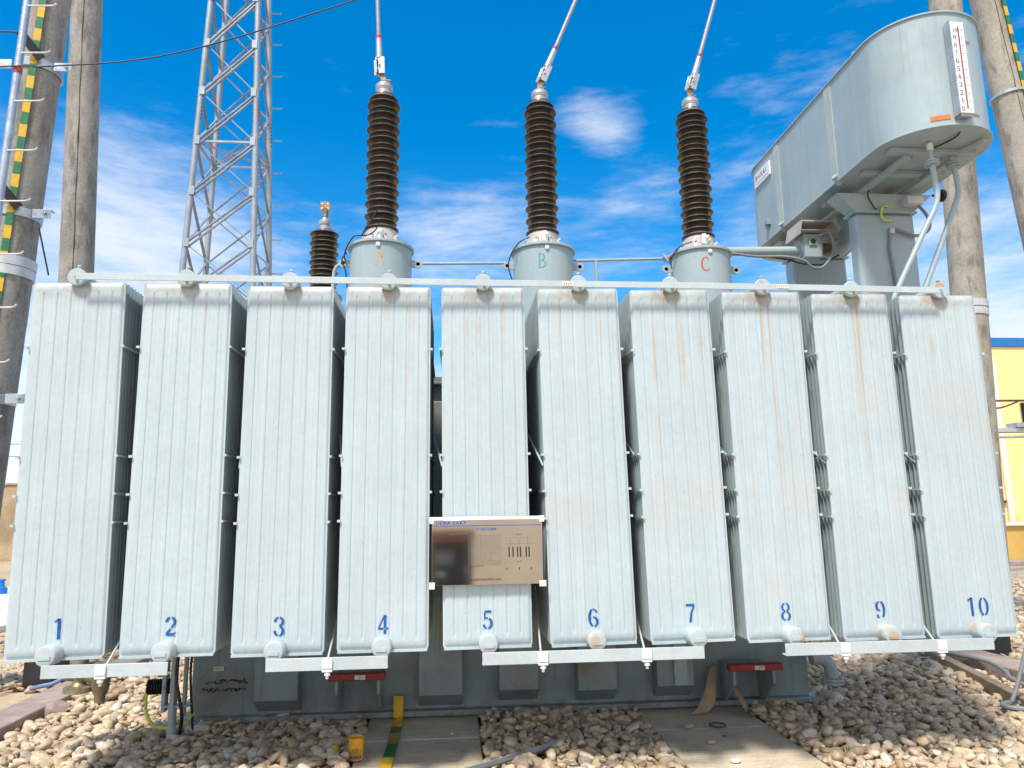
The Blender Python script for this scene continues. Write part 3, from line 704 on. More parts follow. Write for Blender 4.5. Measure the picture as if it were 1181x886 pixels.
# ---- turrets and bushings
def sheds(r0, r1, r2, z0, z1, n):
    prof = [(r0, z0)]; h = (z1-z0)/n
    for k in range(n):
        z = z0+k*h; r = r1 if k % 2 == 0 else r2
        prof += [(r0, z+.05*h), (r0+.003, z+.12*h), (r*.9, z+.16*h), (r-.003, z+.17*h), (r, z+.23*h), (r-.002, z+.31*h), (r*.88, z+.44*h), (r0+.008, z+.66*h), (r0, z+.96*h)]
    return prof+[(r0, z1)]
def turret(x, zt, ch, pm, tx, por_top, lean, ctop, name_label, bend):
    Y = 2.0
    mb = MB(); mb.lathe([(.278, 0), (.278, zt-.03-2.6), (.278, zt-.02-2.6)], (x, Y, 2.6), 64)
    mb.lathe([(.268, 0), (.296, .0), (.299, .004), (.299, .022), (.296, .026), (.2, .03)], (x, Y, zt-.028), 64)
    mb.lathe([(.296, 0), (.296, .03), (.278, .031)], (x, Y, 2.613), 48)
    t = mb.build('turret', PAINT, T, origin=(x, Y, 2.6))
    for s in (-1, 1):
        m2 = MB(); cx = x+s*.325
        m2.lathe([(.02, -.008), (.04, -.008), (.04, .008), (.02, .008), (.02, -.008)], (cx+s*.012, Y-.03, zt-.15), 18, (0, 1, 0)); m2.box(min(x+s*.275, cx), max(x+s*.275, cx), Y-.037, Y-.023, zt-.185, zt-.115)
        m2.build('lifting_lug', PAINT, t, bevel=.002)
    m2 = MB(); R = .2795
    def fc(a, b):
        th = (a-tx)/R; return (x+R*math.sin(th+(0-x)*0), Y-R*math.cos(th), zt-.25+b)
    sz = .135
    a0 = math.atan2(0-x, Y+4.41)
    def fc2(a, b):
        th = a0+(a-.3*sz+tx)/R; return (x+R*math.sin(th), Y-R*math.cos(th), zt-.245+b)
    
    for pts_, w_ in DIG[ch]:
        if ch == 'A' and w_ == .06: continue
        ribbon(m2, [(q[0]*sz, q[1]*sz) for q in pts_], [k_*sz*.8 for k_ in (w_ if isinstance(w_, list) else [w_])*(1 if isinstance(w_, list) else len(pts_))], fc2)
    m2.build('painted_letter', pm, t)
    m2 = MB(); m2.lathe([(.012, 0), (.02, .005), (.02, .016), (.01, .022)], (x, Y-.275, zt-.06), 10, (0, -1, 0)); m2.build('plug', WHITE, t)
    # bushing
    z0 = zt+.002
    mb = MB(); mb.lathe([(.19, 0), (.19, .02), (.165, .022), (.148, .03), (.142, .15), (.125, .17)], (x, Y, z0), 40)
    for k in range(8):
        a = k*PI/4+.3; cx, cy = x+.168*math.cos(a), Y+.168*math.sin(a)
        mb.bar((cx, cy, z0+.01), (cx-.02*math.cos(a), cy-.02*math.sin(a), z0+.095), .03, .028, (0, 0, 1)); mb.lathe([(.012, 0), (.012, .02)], (cx, cy, z0+.085), 6)
    b = mb.build('bushing', CASTW, T, origin=(x, Y, z0))
    mb = MB(); pz = z0+.16; mb.lathe(sheds(.105, .156, .137, pz, por_top, 22), (x, Y, 0), 56); mb.build('porcelain', PORC, b, ang=60)
    mb = MB(); mb.lathe([(.072, 0), (.072, .06), (.076, .062), (.078, .075), (.082, .08), (.082, .11), (.06, .135), (.03, .15)], (x, Y, por_top), 32)
    mb.build('cap', ALU, b)
    zc = por_top+.14; bx, by = bend
    mb = MB(); mb.lathe([(.022, 0), (.022, .03)], (x, Y, zc), 12); mb.bar((x, Y, zc+.02), (x+bx*.35, Y, zc+.07), .05, .02, (0, 1, 0)); mb.bar((x+bx*.35, Y, zc+.065), (x+bx, Y, zc+.13), .05, .014, (0, 1, 0))
    mb.lathe([(.012, -.03), (.012, .05)], (x+.012, Y, zc+.035), 6, (1, 0, 0))
    mb.build('terminal', BRASS, b, bevel=.002)
    return b, (x+bx, Y, zc+.13), ctop
bA = turret(-.648, 3.905, 'A', ORANGEP, -.012, 5.42, 0, None, '', (-.045, .14))
bB = turret(.842, 3.90, 'B', TEALP, -.008, 5.40, 0, None, '', (.03, .14))
bC = turret(2.335, 3.89, 'C', REDP, .05, 5.37, 0, None, '', (.02, .14))
# loose foil and lead wires around the foot of bushings A, B, C
mb = MB(); mb.tube(smooth([(-.955, 1.93, 3.74), (-.965, 1.93, 3.84), (-.87, 1.78, 3.935), (-.77, 1.8, 3.955), (-.69, 1.80, 4.00), (-.65, 1.79, 4.08)]), .006, 8); mb.tube(smooth([(-.80, 1.79, 3.95), (-.76, 1.78, 4.03), (-.72, 1.78, 4.09), (-.66, 1.76, 4.19)]), .007, 8)
mb.tube(smooth([(-.95, 1.93, 3.84), (-.985, 1.9, 3.76), (-.95, 1.9, 3.66), (-.93, 1.9, 3.5)]), .007, 8); mb.build('lead_wire', BLACK, bA[0])
mb = MB(); mb.tube(smooth([(.70, 1.8, 3.97), (.60, 1.82, 3.92), (.53, 1.88, 3.82), (.51, 1.9, 3.72), (.54, 1.9, 3.6)]), .006, 8); mb.build('lead_wire', BLACK, bB[0])
mb = MB(); mb.tube(smooth([(2.2, 1.8, 3.95), (2.09, 1.83, 3.91), (2.03, 1.9, 3.82), (2.03, 1.9, 3.72)]), .006, 8); mb.build('lead_wire', BLACK, bC[0])
for bb, x in ((bA, -.648), (bB, .842), (bC, 2.335)):
    mb = MB(); mb.prismy([(x-.025, 3.95), (x+.025, 3.94), (x+.03, 4.0), (x+.01, 4.045), (x-.025, 4.04)], 1.82, 1.85); mb.tube([(x+.0, 1.81, 4.0), (x+.03, 1.79, 4.0)], .018, 10); mb.build('test_tap', WHITE, bb[0], bevel=.004)
# neutral bushing
x, Y = -1.27, 2.6
mb = MB(); mb.lathe([(.17, 0), (.17, 1.0), (.19, 1.0), (.19, 1.03), (.13, 1.06)], (x, Y, 2.6), 40); nb = mb.build('bushing', PAINT, T, origin=(x, Y, 2.6)); nb['label'] = 'small neutral bushing with bare brass terminal'
mb = MB(); mb.lathe(sheds(.094, .142, .127, 3.66, 4.30, 13), (x, Y, 0), 56); mb.build('porcelain', PORC, nb, ang=60)
mb = MB(); mb.lathe([(.055, 0), (.055, .06), (.062, .062), (.066, .075), (.066, .10), (.04, .12), (.03, .14)], (x, Y, 4.30), 32); mb.build('cap', ALU, nb)
mb = MB(); mb.tube([(x, Y, 4.43), (x+.005, Y, 4.50)], .026, 12); mb.tube([(x+.005, Y, 4.5), (x-.005, Y, 4.545)], [.026, .03], 12)
mb.prismy([(x-.052, 4.53), (x-.04, 4.52), (x+.035, 4.52), (x+.047, 4.53), (x+.047, 4.615), (x-.052, 4.615)], Y-.009, Y+.009); mb.build('terminal', BRASS, nb, bevel=.002)
mb = MB()
for dx in (-.03, .024):
    for z in (4.545, 4.592): mb.lathe([(.009, 0), (.009, .003)], (x+dx, Y-.0125, z), 10, (0, 1, 0))
mb.build('hole', WHITE, nb)
# ---- gas collecting pipe
mb = MB(); mb.tube(smooth([(-1.075, 2.0, 2.62), (-1.075, 2.0, 3.3), (-1.07, 2.0, 3.62), (-1.05, 2.0, 3.72), (-.99, 2.0, 3.765), (-.9, 2.0, 3.77)]), .017, 12); mb.build('gas_pipe', PAINT, T)
mb = MB(); mb.tube([(-.365, 2.03, 3.78), (.57, 2.03, 3.80)], .014, 10); mb.build('gas_pipe', PAINT, T)
mb = MB(); mb.tube([(1.12, 2.03, 3.83), (1.6, 2.03, 3.85), (2.06, 2.03, 3.868)], .014, 10); mb.tube([(1.347, 2.03, 3.84), (1.347, 2.03, 2.7)], .014, 10)
mb.lathe([(.034, 0), (.034, .016)], (2.0, 2.03, 3.866), 12, (1, 0, 0)); mb.lathe([(.034, 0), (.034, .016)], (2.03, 2.03, 3.866), 12, (1, 0, 0)); mb.bar((1.98, 2.0, 3.9), (2.03, 2.0, 3.83), .014, .014)
mb.build('gas_pipe', PAINT, T)
# ---- pipe to the conservator with the gas relay
mb = MB(); mb.tube([(2.60, 2.0, 3.935), (3.36, 2.0, 3.955)], .043, 24); mb.build('oil_pipe', PAINT, T)
mb = MB(); mb.box(3.33, 3.50, 1.90, 2.10, 3.86, 4.09); mb.lathe([(.085, 0), (.085, .022)], (3.50, 2.0, 3.965), 24, (1, 0, 0)); mb.lathe([(.085, 0), (.085, .022)], (3.315, 2.0, 3.965), 24, (1, 0, 0))
mb.lathe([(.055, 0), (.055, .1), (.085, .1), (.085, .125)], (3.52, 2.0, 3.965), 24, (1, 0, 0))
mb.tube(smooth([(3.6, 2.0, 3.965), (3.72, 2.0, 3.97), (3.79, 2.0, 4.04), (3.80, 2.0, 4.2), (3.80, 2.0, 4.34)]), .06, 20)
rl = mb.build('gas_relay', PAINT, T, origin=(3.4, 2, 3.9), bevel=.004)
mb = MB(); mb.prism([(3.26, 1.83), (3.62, 1.83), (3.66, 2.12), (3.30, 2.12)], 4.10, 4.105)
mb.prismy([(3.25, 4.06), (3.28, 4.20), (3.6, 4.20), (3.66, 4.12), (3.66, 4.10), (3.6, 4.185), (3.29, 4.185), (3.26, 4.055)][::-1], 1.83, 2.12); mb.build('rain_hood', mat('beige cover', (.42, .37, .33), .5), rl)
mb = MB(); mb.box(3.37, 3.45, 1.885, 1.899, 3.97, 4.05); mb.build('window', GREEN, rl, bevel=.004)
mb = MB(); mb.lathe([(.024, 0), (.024, .006)], (3.41, 1.878, 4.01), 18, (0, 1, 0)); mb.build('sight_glass', BLACK, rl)
mb = MB()
for k in range(7): mb.lathe([(.05, 0), (.062, .008), (.05, .016)], (3.535+k*.016, 1.99, 3.97), 20, (1, 0, 0))
mb.build('bellows', BRASS, rl)
mb = MB(); mb.tube(smooth([(3.46, 1.86, 4.05), (3.54, 1.84, 4.08), (3.58, 1.84, 4.0), (3.56, 1.84, 3.86), (3.46, 1.84, 3.74), (3.36, 1.84, 3.735), (3.28, 1.84, 3.80), (3.12, 1.88, 3.85), (2.85, 1.9, 3.855), (2.62, 1.92, 3.89)]), .013, 10)
mb.build('flexible_conduit', GREYC, T)
mb = MB(); mb.tube(smooth([(2.62, 1.93, 3.90), (2.9, 1.93, 3.87), (3.15, 1.9, 3.83), (3.3, 1.9, 3.79), (3.5, 1.9, 3.79), (3.62, 1.9, 3.86), (3.66, 1.9, 3.88)]), .009, 8); mb.build('cable', BLACK, T)

# ---- conservator
CX, CR, Y0, Y1, ZB, ZT = 3.83, .45, .79, 2.92, 4.338, 5.295
def obround(r, n=28, off=0):
    return [(CX+(r)*math.cos(PI+PI*i/n), Y0+(r)*math.sin(PI+PI*i/n)) for i in range(n+1)]+[(CX+r*math.cos(PI*i/n), Y1+r*math.sin(PI*i/n)) for i in range(n+1)]
mb = MB(); mb.prism(obround(CR), ZB+.012, ZT-.012); cons = mb.build('conservator', PAINT, T, origin=(CX, 1.8, ZB))
for z0, z1, nm in ((ZB, ZB+.014, 'bottom_plate'), (ZT-.014, ZT, 'top_plate')):
    mb = MB(); mb.prism(obround(CR+.014), z0, z1); mb.build(nm, PAINT, cons, bevel=.002)
for y in (1.36, 2.42):
    
    for xx in (CX-CR-.0025, CX+CR+.0025):
        mb = MB(); mb.box(xx-.0035, xx+.0035, y-.055, y+.055, ZB+.02, ZT-.02); mb.build('seam_band', SEAM, cons)
    mb = MB(); mb.tube([(CX-CR+.03, y-.02, ZB-.005), (CX-CR-.035, y-.05, ZB+.05)], .028, 14); mb.build('lifting_boss', PAINT, cons)
for y in (.72, 1.1, 1.75, 2.9):
    mb = MB(); mb.box(CX-.36, CX+.36, y-.035, y+.035, ZB-.04, ZB-.001); mb.build('floor_rib', PAINT, cons, bevel=.004)
for x in (CX-.2, CX+.2):
    mb = MB(); mb.box(x-.03, x+.03, .73, 2.95, ZB-.075, ZB-.042); mb.build('floor_rib', PAINT, cons, bevel=.004)
mb = MB(); mb.lathe([(.05, 0), (.05, .03), (.03, .04)], (3.43, .93, ZT), 16); mb.lathe([(.03, 0), (.03, .02)], (3.6, .5, ZT), 12); mb.build('filler_cap', PAINT, cons)
# oil level gauge on the rounded end (theta measured round the nose)
def nose(th, r=0.0): return (CX+(CR+r)*math.sin(th), Y0-(CR+r)*math.cos(th))
th = .02; gx0, gy0 = nose(th, .0)
def gp(a, z, d=.0): return (gx0+a*math.cos(th)-d*-math.sin(th)*1, gy0+a*math.sin(th)-d*math.cos(th), z)
mb = MB(); mb.box(gx0-.012-.055, gx0-.012+.055, gy0-.062, gy0-.004, 4.405, 5.16, rot=th, c=(gx0, gy0))
ga = mb.build('level_gauge', WHITE, cons, bevel=.004)
mb = MB(); mb.box(gx0-.012-.064, gx0-.012-.057, gy0-.066, gy0-.004, 4.40, 5.17, rot=th, c=(gx0, gy0)); mb.box(gx0-.06, gx0+.04, gy0-.05, gy0-.01, 4.385, 4.402, rot=th, c=(gx0, gy0)); mb.build('frame', GALV, ga)
def fg(a, z): return (gx0-.012+a, gy0-.0645, z)
mb = MB()
seq = ['10', '9', '8', '7', '6', '5', '4', '3', '2', '1', '0']
for k, s in enumerate(seq):
    z = 5.09-k*.0655
    glyphs(mb, s, lambda a, q, z=z: fg(a-.042, z+q-.018), .042 if s != '10' else .032, mi=0)
    ribbon(mb, [(.018, z), (.045, z)], .0032, fg, 0)
ribbon(mb, [(.006, 4.44), (.006, 5.12)], .011, fg, 1)
mb.build('scale_marks', [INKK, INKR], ga)
mb = MB(); mb.box(3.60, 3.735, .335, .338, 4.402, 4.434)
mb = MB()
def curved(t0, t1, z0, z1, mi=0, n=8, r=.004):
    vs = []; 
    for k in range(n+1):
        a = t0+(t1-t0)*k/n; x_, y_ = nose(a, r); vs += [(x_, y_, z0), (x_, y_, z1)]
    mb.add(vs, [(2*k, 2*k+2, 2*k+3, 2*k+1) for k in range(n)], mi)
curved(-.50, -.20, 4.392, 4.43); mb.build('orange_sticker', ORANGE, cons)
mb = MB()
for z, tt in ((4.425, 1), (5.035, 2)):
    for q in range(2): curved(.17, .36, z+q*.016, z+q*.016+.004, 0)
    for k in range(7): curved(.18+k*.025, .19+k*.025, z+.005, z+.014, 0, 2)
mb.build('printed_marks', INKR, cons)
mb = MB(); mb.box(CX-CR-.022, CX-CR-.002, 2.56, 2.93, 5.02, 5.175); sg = mb.build('makers_sign', WHITE, cons, bevel=.002)
mb = MB(); text_mb(mb, 'BHXAI', lambda a, z: (CX-CR-.0235, 2.905-a, 5.085+z), .085, 1.15, 0); 
for k in range(14): ribbon(mb, [(2.90-k*.022, 5.045), (2.893-k*.022, 5.06)], .009, lambda a, z: (CX-CR-.0235, a, z), 1)
mb.build('printed_text', [INKP, INKG], sg)
mb = MB(); mb.box(CX-CR-.05, CX-CR-.001, 2.66, 2.72, 4.50, 4.54); mb.box(CX-CR-.04, CX-CR-.001, 2.7, 2.715, 4.46, 4.58); mb.build('hinge_bracket', GALV, cons)
# ---- support columns
for (yc, dx, dd) in [(1.47, .275, .07), (2.66, .29, .10)]:
    mb = MB(); y0, y1 = yc-dd, yc+dd
    mb.prism([(CX-dx, y0), (CX+dx, y0), (CX+dx, y1), (CX-dx, y1)], 1.0, 4.09)
    col_ = mb.build('support_column', PAINT, T, origin=(CX, yc, 1.0), bevel=.035, seg=4)
    mb = MB(); mb.box(CX-dx-.02, CX+dx+.02, y0-.02, y1+.02, 4.09, 4.108); mb.build('collar_plate', PAINT, col_, bevel=.002)
    mb = MB(); q = .44
    lo = [(CX-dx, y0), (CX+dx, y0), (CX+dx, y1), (CX-dx, y1)]; hi = [(CX-q, y0-.03), (CX+q, y0-.03), (CX+q, y1+.03), (CX-q, y1+.03)]
    mb.add([(x_, y_, 4.109) for x_, y_ in lo]+[(x_, y_, 4.26) for x_, y_ in hi]+[(x_, y_, 4.262) for x_, y_ in hi], [(3, 2, 1, 0), (0, 1, 5, 4), (1, 2, 6, 5), (2, 3, 7, 6), (3, 0, 4, 7), (4, 5, 6, 7)]); mb.build('flare', PAINT, col_)
    mb = MB(); mb.box(2.84, CX+dx, yc-.05, yc+.05, 1.0, 1.2); mb.bar((2.86, yc, .55), (CX, yc, 1.02), .1, .08); mb.box(2.84, CX-dx, yc-.05, yc+.05, 2.2, 2.35); mb.build('bracket_arm', TANKM, col_)
# ---- drain and breather tubes under the conservator
mb = MB(); mb.tube([(3.735, .6, 4.335), (3.735, .6, 4.16)], .019, 14); mb.tube(smooth([(3.735, .6, 4.16), (3.745, .6, 4.0), (3.752, .6, 3.92), (3.72, .6, 3.80), (3.6, .6, 3.59), (3.357, .6, 3.16), (3.30, .6, 3.03), (3.28, .6, 2.8)]), .0205, 16)
mb.lathe([(.055, 0), (.055, .012)], (3.735, .6, 4.166), 20); mb.lathe([(.055, 0), (.055, .012)], (3.735, .6, 4.148), 20)
for k in range(4): mb.lathe([(.008, 0), (.008, .05)], (3.735+.042*math.cos(k*PI/2+.5), .6+.042*math.sin(k*PI/2+.5), 4.137), 6)
tt = mb.build('drain_tube', PAINT, T)
mb = MB(); mb.lathe([(.024, 0), (.024, .055)], (3.735, .6, 4.27), 16); mb.build('white_sleeve', WHITE, tt)
mb = MB(); mb.tube([(4.03, .75, 4.335), (4.03, .75, 4.23)], .02, 14); mb.tube(smooth([(4.03, .75, 4.23), (4.045, .75, 4.05), (4.03, .75, 3.95), (3.987, .75, 3.863), (3.85, .75, 3.57), (3.677, .75, 3.212), (3.60, .75, 3.05)]), .0205, 16)
mb.lathe([(.055, 0), (.055, .012)], (4.03, .75, 4.232), 20); mb.lathe([(.055, 0), (.055, .012)], (4.03, .75, 4.214), 20)
for k in range(4): mb.lathe([(.008, 0), (.008, .05)], (4.03+.042*math.cos(k*PI/2+.5), .75+.042*math.sin(k*PI/2+.5), 4.203), 6)
mb.build('drain_tube', PAINT, T)
mb = MB(); mb.tube([(4.02, .75, 4.325), (4.10, .62, 4.325), (4.12, .5, 4.33)], .028, 14); mb.build('elbow', PAINT, T)
mb = MB(); mb.tube([(4.30, 1.4, 4.27), (4.37, 1.4, 4.27)], .012, 8); mb.lathe([(.05, 0), (.055, .01), (.055, .03), (.04, .04)], (4.37, 1.4, 4.27), 20, (1, 0, 0)); mb.build('valve_knob', BLACK, T)
mb = MB(); mb.tube(smooth([(4.08, 1.37, 4.20), (4.14, 1.33, 4.10), (4.19, 1.33, 4.0), (4.17, 1.33, 3.91), (4.08, 1.36, 3.87), (3.97, 1.37, 3.905), (3.90, 1.37, 3.93), (3.865, 1.38, 3.92)]), .014, 10)
mb.tube(smooth([(3.855, 1.385, 3.9), (3.835, 1.385, 3.75), (3.85, 1.385, 3.55), (3.86, 1.385, 3.3)]), .013, 10); mb.build('flexible_conduit', GREYC, T)
mb = MB(); mb.box(3.84, 3.885, 1.36, 1.40, 3.89, 3.945); mb.build('conduit_joint', ALU, T, bevel=.003)
mb = MB(); mb.box(3.98, 4.13, 1.28, 1.40, 4.14, 4.21); mb.build('terminal_box', STEELW, T, bevel=.004)
mb = MB(); mb.tube(smooth([(3.86, 1.38, 4.15), (3.80, 1.37, 4.14), (3.78, 1.37, 4.05), (3.82, 1.37, 4.01), (3.87, 1.37, 4.02)]), .01, 8); mb.build('earth_wire', YWIRE, T)
mb = MB(); mb.tube(smooth([(3.84, .39, 4.39), (3.87, .45, 4.33), (3.84, .6, 4.325), (3.7, .85, 4.32), (3.65, 1.3, 4.27), (3.7, 1.36, 4.15), (3.75, 1.38, 4.12)]), .006, 8); mb.build('cable', BLACK, T)

# ---- fittings low on the left : bronze drain valve, corrugated hose, wires
mb = MB(); c0 = (-2.50, .9, .44)
mb.lathe([(.05, 0), (.075, .005), (.075, .02), (.04, .03), (.036, .10), (.05, .12), (.09, .13), (.095, .16), (.06, .17)][::-1], (-2.47, .9, .55), 24, (0, 0, -1))
mb.tube([(-2.60, .9, .50), (-2.35, .9, .47)], .035, 16)
mb.lathe([(.055, 0), (.055, .10), (.05, .13), (.035, .16), (.034, .2)], (-2.33, .9, .52), 24, (0, 0, -1))
for k in range(6):
    a = k*PI/3; mb.lathe([(.009, 0), (.009, .03)], (-2.47+.075*math.cos(a), .9+.075*math.sin(a), .395), 6)
mb.tube([(-2.47, .9, .55), (-2.47, .9, .70)], .05, 16); mb.build('drain_valve', BRONZE, T, origin=(-2.47, .9, .4))
mb = MB(); mb.lathe([(.04, 0), (.04, .04)], (-2.33, .9, .40), 20); mb.build('nut', GALV, T)
mb = MB(); mb.tube(smooth([(-2.75, .85, .425), (-2.68, .85, .44), (-2.62, .86, .45), (-2.56, .88, .48)]), [.008, .013, .013, .013, .013, .014, .014, .014, .014, .014, .014, .014, .014, .014, .014, .014, .014, .014, .01], 10); mb.build('valve_handle', BLUEPL, T)
mb = MB(); prof = []
for k in range(11): prof += [(.034, k*.017), (.052, k*.017+.005), (.052, k*.017+.010), (.034, k*.017+.016)]
mb.lathe(prof, (-2.10, 1.1, .36), 24, (1, 0, .02)); mb.build('corrugated_hose', BLACK, T)
mb = MB()
mb.box(-1.925, -1.895, 1.02, 1.09, .12, .56); mb.box(-1.86, -1.84, 1.08, 1.12, .16, .62); mb.box(-1.98, -1.80, 1.03, 1.10, .235, .25); mb.tube([(-1.91, 1.05, .24), (-1.91, 1.05, .02)], .028, 14); mb.box(-1.99, -1.965, 1.05, 1.12, .2, .7); mb.box(-1.97, -1.80, 1.12, 1.5, .58, .6)
mb.build('control_bracket', PAINT, T, bevel=.002)
mb = MB(); mb.tube(smooth([(-2.10, 1.08, .33), (-2.09, 1.06, .22), (-2.03, 1.04, .13), (-1.93, 1.05, .10), (-1.84, 1.08, .12), (-1.80, 1.15, .17)]), .011, 8); mb.tube(smooth([(-2.10, 1.1, .45), (-2.10, 1.09, .36), (-2.12, 1.08, .28)]), .008, 8); mb.build('earth_wire', YWIRE, T)
mb = MB(); mb.tube(smooth([(-1.86, 1.0, .7), (-1.88, 1.0, .45), (-1.83, 1.0, .2), (-1.87, 1.1, .05)]), .012, 8); mb.tube(smooth([(-1.80, 1.1, .7), (-1.82, 1.1, .45), (-1.80, 1.15, .06)]), .009, 8); mb.build('cable', BLACK, T)
# ---- flanged elbow low on the right
mb = MB(); mb.tube(smooth([(2.80, 1.35, .36), (2.86, 1.35, .365), (2.93, 1.35, .33), (2.955, 1.35, .27), (2.96, 1.35, .215)]), .05, 20); mb.lathe([(.085, 0), (.085, .018)], (2.96, 1.35, .195), 28); mb.lathe([(.085, 0), (.085, .018)], (2.96, 1.35, .172), 28)
for k in range(6):
    a = k*PI/3+.2; mb.lathe([(.01, 0), (.01, .06)], (2.96+.068*math.cos(a), 1.35+.068*math.sin(a), .165), 6)
mb.build('flanged_elbow', PAINT, T)

# ================================================================== OVERHEAD CONDUCTORS
def conductor(b, d, lab):
    x, y, z = b[1]; d = Vector(d).normalized(); p = Vector((x, y, z))
    e = empty('overhead_conductor', (x, y, z), lab, 'conductor', 'conductors rising from the bushing terminals')
    mb = MB(); pts = [p+d*.18+Vector((0, -.0, 0)), p+d*5.5]; mb.tube(pts, .020, 12)
    mb.build('wire', ALUW, e)
    mb = MB(); mb.tube([p+d*.13, p+d*.34], [.034, .027], 14)
    s = Vector((.02, -.02, 0))
    mb.bar(p-d*.035+s, p+d*.14+s, .062, .016, (0, 1, .2)); mb.bar(p-d*.03-s*1.2, p+d*.13-s*1.2, .06, .014, (0, 1, .2))
    mb.bar(p-d*.03+Vector((-.03, 0, 0)), p+d*.13+Vector((-.03, 0, 0)), .014, .05, (0, 1, .2))
    for k in (.0, .05, .1): mb.lathe([(.009, -.045), (.009, .045)], p+d*k+Vector((.012*(1 if k == .05 else -1), 0, 0)), 6, (.3, 1, 0))
    mb.build('clamp', ALU, e, bevel=.003)
    mb = MB(); mb.tube([p+d*.34, p+d*.375], .0255, 12); mb.build('red_tape', REDT, e)
conductor(bA, (-.045, 0, 1), 'silver conductor rising almost straight up from the bushing lettered A')
conductor(bB, (.405, 0, 1), 'silver conductor slanting right from the bushing lettered B')
conductor(bC, (.31, 0, 1), 'silver conductor slanting right from the bushing lettered C, nearest the conservator')

# ================================================================== POLES
def pole(name, p0, p1, r0, r1, m, lab, bumps=0, seam=True):
    p0 = Vector(p0); p1 = Vector(p1); d = p1-p0; e = empty(name, p0, lab, 'pole', 'spun concrete poles of the gantries')
    mb = MB(); n = 60; mb.tube([p0+d*(i/n) for i in range(n+1)], [(r0+(r1-r0)*i/n)*(1+.012*mn.noise((i*.7, bumps, 0))) for i in range(n+1)], 40)
    mb.build('shaft', m, e)
    return e, d.normalized()
def at(e0, e1, z):
    a = Vector(e0); b = Vector(e1); return a+(b-a)*((z-a.z)/(b.z-a.z))
def ring(e, a, b, z, h, r, m, nm):
    c = at(a, b, z); d = (Vector(b)-Vector(a)).normalized(); mb = MB(); mb.lathe([(r*.9, 0), (r, .0), (r, h), (r*.9, h)], c, 40, d); return mb.build(nm, m, e)
def bandstrip(e, a, b, off, r, z0, z1, seg=.128):
    # flat earthing bar painted in yellow and green, running up the shaft
    mb = MB(); z = z0; k = 0; d = (Vector(b)-Vector(a)).normalized()
    while z < z1:
        c0 = at(a, b, z); c1 = at(a, b, z+seg); ang_ = off
        v = Vector((math.sin(ang_), -math.cos(ang_), 0))*(r+.006)
        mb.bar(c0+v, c1+v, .062, .006, tuple(v), k % 2); z += seg; k += 1
    mb.build('earthing_bar', [YELLOWT, GREENT], e)
def seam(e, a, b, th, r0, r1, w=.012, m=None):
    mb = MB(); a_ = Vector(a); d = Vector(b)-a_; n = 70; pts = []
    for i in range(n+1):
        t = i/n; tt = th+.05*mn.noise((i*.35, th, 3)); r = r0+(r1-r0)*t; pts.append(a_+d*t+Vector((math.sin(tt), -math.cos(tt), 0))*(r*1.004))
    mb.tube(pts, [w*(.35+.9*abs(mn.noise((i*.5, 2, th)))) for i in range(n+1)], 6); mb.build('mould_seam', SEAMD, e)
SEAMD = mat('dark seam mortar', (.085, .075, .06), .95, var=.3, vs=8)
# left front pole
a, b = (-4.36, 2.6, -.1), (-4.06, 2.6, 7.9)
e, d = pole('concrete_pole', a, b, .215, .175, CONC, 'weathered concrete pole at far left with a striped bar and steel clamps', 1)
bandstrip(e, a, b, .24, .2, 1.8, 7.8)
for z in (5.93, 4.39, 2.60):
    c = at(a, b, z); mb = MB(); mb.lathe([(.198, -.045), (.206, -.045), (.206, .045), (.198, .045), (.198, -.045)], c, 48, d)
    mb.box(c.x+.19, c.x+.36, c.y-.11, c.y-.10, c.z-.045, c.z+.045); mb.box(c.x+.18, c.x+.36, c.y-.10, c.y-.03, c.z+.035, c.z+.045)
    mb.box(c.x-.34, c.x-.19, c.y-.14, c.y-.125, c.z-.045, c.z+.045); mb.lathe([(.016, 0), (.016, .02)], (c.x+.31, c.y-.13, c.z), 6, (0, 1, 0))
    cl_ = mb.build('steel_clamp', GALV, e, bevel=.003)
    if z > 3:
        mb = MB(); mb.bar((c.x+.13, c.y-.22, c.z+.01), (c.x-.04, c.y-.32, c.z+.235), .085, .012, (0, -1, 0)); mb.build('strut', BLACKP, cl_, bevel=.003)  # near-black colour paints in the shaded underside of the strut
ring(e, a, b, 3.77, .09, .212, STEELW, 'joint_collar'); ring(e, a, b, 3.865, .09, .215, STEELW, 'joint_collar')
mb = MB(); mb.tube([(-3.93, 2.5, 4.25), (-3.80, 2.5, 3.78)], .008, 8); mb.build('wire', BLACK, e)
# left rear pole
a, b = (-4.60, 5, -.1), (-5.10, 5, 10)
e, d = pole('concrete_pole', a, b, .21, .185, CONC, 'plain concrete pole behind the front left pole, dark seam down its middle', 5)
seam(e, a, b, .25, .21, .185)
# right front pole
a, b = (7.65, 3.5, -.1), (6.80, 3.5, 9.2)
e, d = pole('concrete_pole', a, b, .25, .165, CONCR, 'concrete pole at the far right edge with a yellow and green bar', 9)
bandstrip(e, a, b, .25, .20, 2.5, 9.0, .128)
ring(e, a, b, 6.60, .035, .208, GALV, 'hoop'); seam(e, a, b, -.25, .25, .165, .008)
